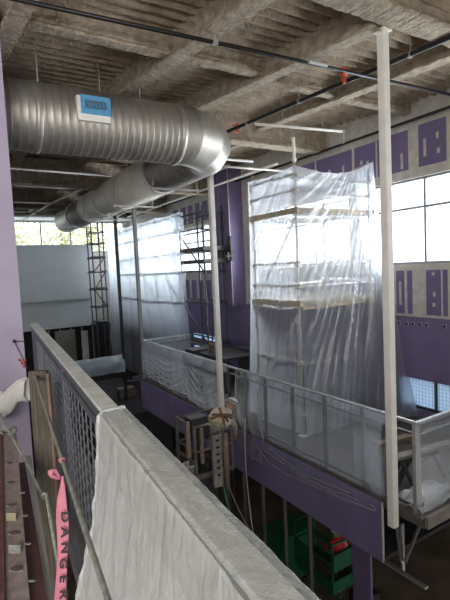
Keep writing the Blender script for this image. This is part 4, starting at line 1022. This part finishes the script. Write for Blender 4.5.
prof = [(476, 61.3, 63.6), (480, 61, 63.6), (488, 59.5, 65), (498, 57.5, 66), (510, 56.2, 67.2), (522, 56.2, 68.5), (534, 57, 68.6), (546, 57.5, 68), (556, 57.8, 67.3), (566, 57, 67), (578, 56, 66.3), (590, 55, 65.8), (604, 54, 65), (625, 53, 64)]
path = []; ws = []
for py, xa, xb_ in prof:
    c = onD((xa+xb_)/2, py, dk-.02); s = (dk-.02)/FOC; path.append(c); ws.append((-(xb_-xa)/2*s, (xb_-xa)/2*s))
tail = part('tail', ribbon(path, ws, rv, MB()), M['pink'], t, smooth=True)
# black letters printed down the ribbon
def letter_mesh(ch):
    cu = bpy.data.curves.new('f', 'FONT'); cu.body = ch; cu.align_x = 'CENTER'; cu.align_y = 'CENTER'; cu.size = 1.0; cu.extrude = .01; cu.offset = .035
    o = bpy.data.objects.new('f', cu); COL.objects.link(o); dg = bpy.context.evaluated_depsgraph_get(); m2 = bpy.data.meshes.new_from_object(o.evaluated_get(dg))
    vs = [v.co.copy() for v in m2.vertices]; fs = [tuple(p.vertices) for p in m2.polygons]; bpy.data.objects.remove(o); return vs, fs
dn = (path[-1]-path[2]).normalized(); sc_ = 11*(dk-.02)/FOC; lt = MB()
for i, chh in enumerate('DANGER'):
    lt = MB()
    py = 517+15.5*i
    xa = 64.6 if py < 560 else 63.2
    c = onD(xa, py, dk-.045)
    vs, fs = letter_mesh(chh)
    # letters read downwards: their right is the ribbon's 'down'
    lt.add([c+dn*(v.x*sc_*1.35)+rv*(v.y*sc_*.95)-_F*(v.z*sc_) for v in vs], fs); part('letter', lt, M['ink'], tail)

# slotted red channels at the lower left corner
t = thing('slotted_channel', onD(10, 520, 2.3), 'dusty red slotted steel channel running towards the camera at the lower left', 'channel')
def quadslab(mb, pa, pb, da, db, wa, wb, th, mi=0):
    """slab between two cross lines: pa/pb pixel pairs (left,right) at depths"""
    l0, r0 = onD(*pa[0], da), onD(*pa[1], da); l1, r1 = onD(*pb[0], db), onD(*pb[1], db)
    n = (r0-l0).cross(l1-l0).normalized()*th
    if n.dot(_F) < 0: n = -n
    c = [l0, r0, r1, l1, l0+n, r0+n, r1+n, l1+n]
    return mb.add(c, [(0, 1, 2, 3), (7, 6, 5, 4), (0, 4, 5, 1), (1, 5, 6, 2), (2, 6, 7, 3), (3, 7, 4, 0)], mi)
part('web', quadslab(MB(), ((2, 432), (16, 431)), ((5, 620), (31, 620)), 3.0, 1.66, 0, 0, .012), M['red_steel'], t)
part('left_lip', quadslab(MB(), ((-6, 433), (2, 432)), ((-10, 620), (5, 620)), 2.98, 1.64, 0, 0, .012), M['red_steel_dark'], t)
part('right_flange', quadslab(MB(), ((17, 463), (25, 462)), ((32, 620), (51, 620)), 2.95, 1.68, 0, 0, .012), M['red_steel_dark'], t, label='dark red flange')
part('grey_edge', quadslab(MB(), ((25, 455), (31, 455)), ((51, 620), (57, 620)), 3.05, 1.75, 0, 0, .012), M['grey_pipe'], t, label='grey edge strip')
def slot(px, py, w, d, lab):
    c = onD(px, py, d-.012); s = d/FOC; mb = MB()
    ring = [c+_R*(math.cos(k*.3927)*w*s)+_U*(math.sin(k*.3927)*w*.32*s) for k in range(16)]
    mb.v = ring+[r_+_F*.004 for r_ in ring]; mb.f = [tuple(range(15, -1, -1))]+[(k, (k+1) % 16, 16+(k+1) % 16, 16+k) for k in range(16)]; mb.m = [0]*17
    part('slot', mb, M['ink'], t)
    rm = MB().tube([c+_R*(math.cos(k*.3927)*w*1.15*s)+_U*(math.sin(k*.3927)*w*.42*s-.0012) for k in range(8, 17)], .0025, 5); part('slot_rim', rm, M['rebar'], t)
def dep(py): 
    i0, i1 = 1/3.0, 1/1.66; return 1/(i0+(i1-i0)*(py-432)/188)
for px, py, w in ((9.5, 463, 3.2), (10.5, 482.5, 4), (11.5, 505, 4.5), (14, 533, 5), (16, 569, 6)): slot(px, py, w, dep(py), '')
for px, py, w in ((22, 492, 2.2), (25, 515, 2.4), (28, 543, 2.6), (32, 580, 3)): slot(px, py, w, dep(py)-.01, '')
for px, py, w, h_, m in ((11, 518, 5, 5, 'yellow'), (14.5, 550, 6, 5, 'rebar')):
    d = dep(py)-.02; c = onD(px, py, d); s = d/FOC
    part('tag', MB().add([c-_R*w*s-_U*h_*s, c+_R*w*s-_U*h_*s, c+_R*w*s+_U*h_*s, c-_R*w*s+_U*h_*s], [(0, 1, 2, 3)]), M[m], t, label='faded yellow tag' if m == 'yellow' else 'worn pale tag')
mb = MB()
for k in range(26): mb.ball(onD(random.uniform(1, 16), random.uniform(427, 436), 2.98)+V((0, random.uniform(-.02, .04), 0)), random.uniform(.008, .02), 6, 4, jit=.3)
single('debris', mb, M['rebar'], 'small heap of grey grit on the end of the red channel', 'debris', kind='stuff')
single('wire', MB().tube([onD(-4, 408, 2.9), onD(25, 460, 2.75), onD(44, 500, 2.6)], .009, 6), M['rebar'], 'grey wire slanting across the red channel end', 'wire', smooth=True)
single('hook_rod', MB().tube([onD(42, 496, 2.2), onD(44, 493.5, 2.2), onD(46, 494, 2.2), onD(57, 560, 2.05), onD(64, 620, 1.95)], .008, 6), M['rebar'], 'thin hooked rod standing left of the pink ribbon', 'rod', smooth=True)
single('angle_bar', MB().bar(onD(73, 535, 2.4), onD(92, 625, 2.1), .03, .02), M['guard_dark'], 'dark angle bar behind the rod, right of the pink ribbon', 'bar')
# white film bundle on the lavender wall
def fn(u, v):
    a = onD(-3+32*u, 403-13*u+(5-3*u)*math.sin(6*u), 5.02)
    ang = 2*math.pi*v; rr = (.16-.03*u)*(1+.18*nz((u*5, math.cos(ang), math.sin(ang)))+.08*math.sin(5*ang+9*u))
    return a+_R*(.25*rr*math.cos(ang))+_U*(rr*math.sin(ang)*.95)+_F*(rr*.45*math.cos(ang)-.0)
single('cloth_bundle', MB().grid(fn, 40, 24), M['cloth'], 'white crumpled film bundled across the lavender wall behind the board', 'film', smooth=True)
# nail, string and red clips on the lavender wall
t = thing('string_line', onY(14, 341, 5.82), 'red clips on a dark string hung from a nail in the lavender wall', 'string')
n0 = onY(14, 341, 5.80)
part('nail', MB().tube([n0+V((0, -.03, 0)), n0+V((0, .05, 0))], .012, 8).ball(n0+V((0, -.03, 0)), .02), M['blacksteel'], t)
part('string', MB().tube([n0+V((0, -.02, 0)), onY(19, 351, 5.80), onY(23.5, 360, 5.80), onY(29, 370, 5.80)], .005, 6).tube([n0, onY(25, 341.5, 5.82)], .004, 6), M['blacksteel'], t)
mb = MB()
for px, py in ((19.5, 360), (24, 363), (22, 363), (25, 360.5), (24, 366)): mb.ball(onY(px, py, 5.79), (.014, .014, .02), 8, 6)
part('clips', mb, M['red'], t, smooth=True, label='red clips')

# ================================================================== OUTSIDE
random.seed(3)
for i, (x, y, h) in enumerate(((1.0, 29, 4.2), (3.6, 31, 4.8), (6.2, 29.5, 4.0), (8.6, 32, 4.6), (11.5, 31, 4.4))):
    t = thing('tree', (x, y, FL), 'sunlit tree outside the far windows, ' + ('leftmost one', 'second from the left', 'above the middle of the bulkhead', 'above the right end of the bulkhead', 'hidden mostly by sheeting')[i], 'tree', 'trees outside the far windows')
    part('trunk', MB().tube([(x, y, FL), (x+.1, y, 0), (x, y, h-1)], [.22, .16, .06], 10), M['bark'], t)
    mb = MB()
    for k in range(1150):
        d = V((random.gauss(0, 1), random.gauss(0, 1), random.gauss(0, 1))).normalized()*(random.random()**.4)
        c = V((x+d.x*1.7, y+d.y*1.5, h-2.4+d.z*2.3)); a = V((random.gauss(0, 1), random.gauss(0, 1), random.gauss(0, 1))).normalized(); b = a.cross(V((.3, .5, .8))).normalized(); s = random.uniform(.08, .17)
        mb.add([c-a*s, c+b*s*.6, c+a*s, c-b*s*.6], [(0, 1, 2, 3)])
    part('foliage', mb, M['leaf'], t)

# ================================================================== LIGHT
def lamp(name, loc, rot, sx, sy, power, col):
    ld = bpy.data.lights.new(name, 'AREA'); ld.shape = 'RECTANGLE'; ld.size = sx; ld.size_y = sy; ld.energy = power; ld.color = col
    o = bpy.data.objects.new(name, ld); COL.objects.link(o); o.location = loc; o.rotation_euler = rot; return o
R90 = math.radians(90)
for i, (a, b, c, d) in enumerate(OPEN):
    lamp('window_daylight', (XW+.75, (a+b)/2, (c+d)/2), (0, R90, 0), d-c+.5, b-a+.3, (420, 420, 340, 220)[i], (.93, .97, 1))
for i, (a, b, c, d) in enumerate(LOWO):
    lamp('window_daylight', (XW+.75, (a+b)/2, (c+d)/2), (0, R90, 0), d-c+.3, b-a, (30, 30, 20)[i], (.62, .80, 1))
lamp('window_daylight', (-2.5, -2.9, 1.0), (R90, 0, 0), 3.4, 3.0, 420, (1, .98, .96))
lamp('window_daylight', (3.2, 24.9, 4.6), (math.radians(-62), 0, 0), 9, 1.8, 700, (1, .99, .95))
w = bpy.data.worlds.new('sky'); S.world = w; w.use_nodes = True
nt = w.node_tree; bg = nt.nodes['Background']; bg.inputs[0].default_value = (.92, .96, 1, 1); bg.inputs[1].default_value = 2.2
sun = bpy.data.lights.new('sun', 'SUN'); sun.energy = 14; sun.angle = .02; sun.color = (1, .95, .85)
so = bpy.data.objects.new('sun', sun); COL.objects.link(so); so.rotation_euler = (math.radians(38), 0, math.radians(-20))

# ================================================================== CAMERA
cd = bpy.data.cameras.new('camera'); cam = bpy.data.objects.new('camera', cd); COL.objects.link(cam)
cd.sensor_fit = 'VERTICAL'; cd.sensor_height = 24; cd.sensor_width = 18; cd.lens = 24*FOC/600; cd.clip_start = .02; cd.clip_end = 200
cam.matrix_world = Matrix((( _R.x, _U.x, -_F.x, 0), (_R.y, _U.y, -_F.y, 0), (_R.z, _U.z, -_F.z, 0), (0, 0, 0, 1)))
S.camera = cam
for o in list(S.objects):
    if o.parent is None: o.location.z += ZO
S.view_settings.view_transform = 'Standard'; S.view_settings.look = 'None'; S.view_settings.gamma = 1; S.view_settings.use_curve_mapping = False
S.view_settings.exposure = 0.25
S.cycles.max_bounces = 10; S.cycles.diffuse_bounces = 5; S.cycles.glossy_bounces = 3; S.cycles.transmission_bounces = 6; S.cycles.transparent_max_bounces = 24
S.cycles.use_denoising = True; S.cycles.caustics_reflective = False; S.cycles.caustics_refractive = False; S.cycles.sample_clamp_indirect = 6
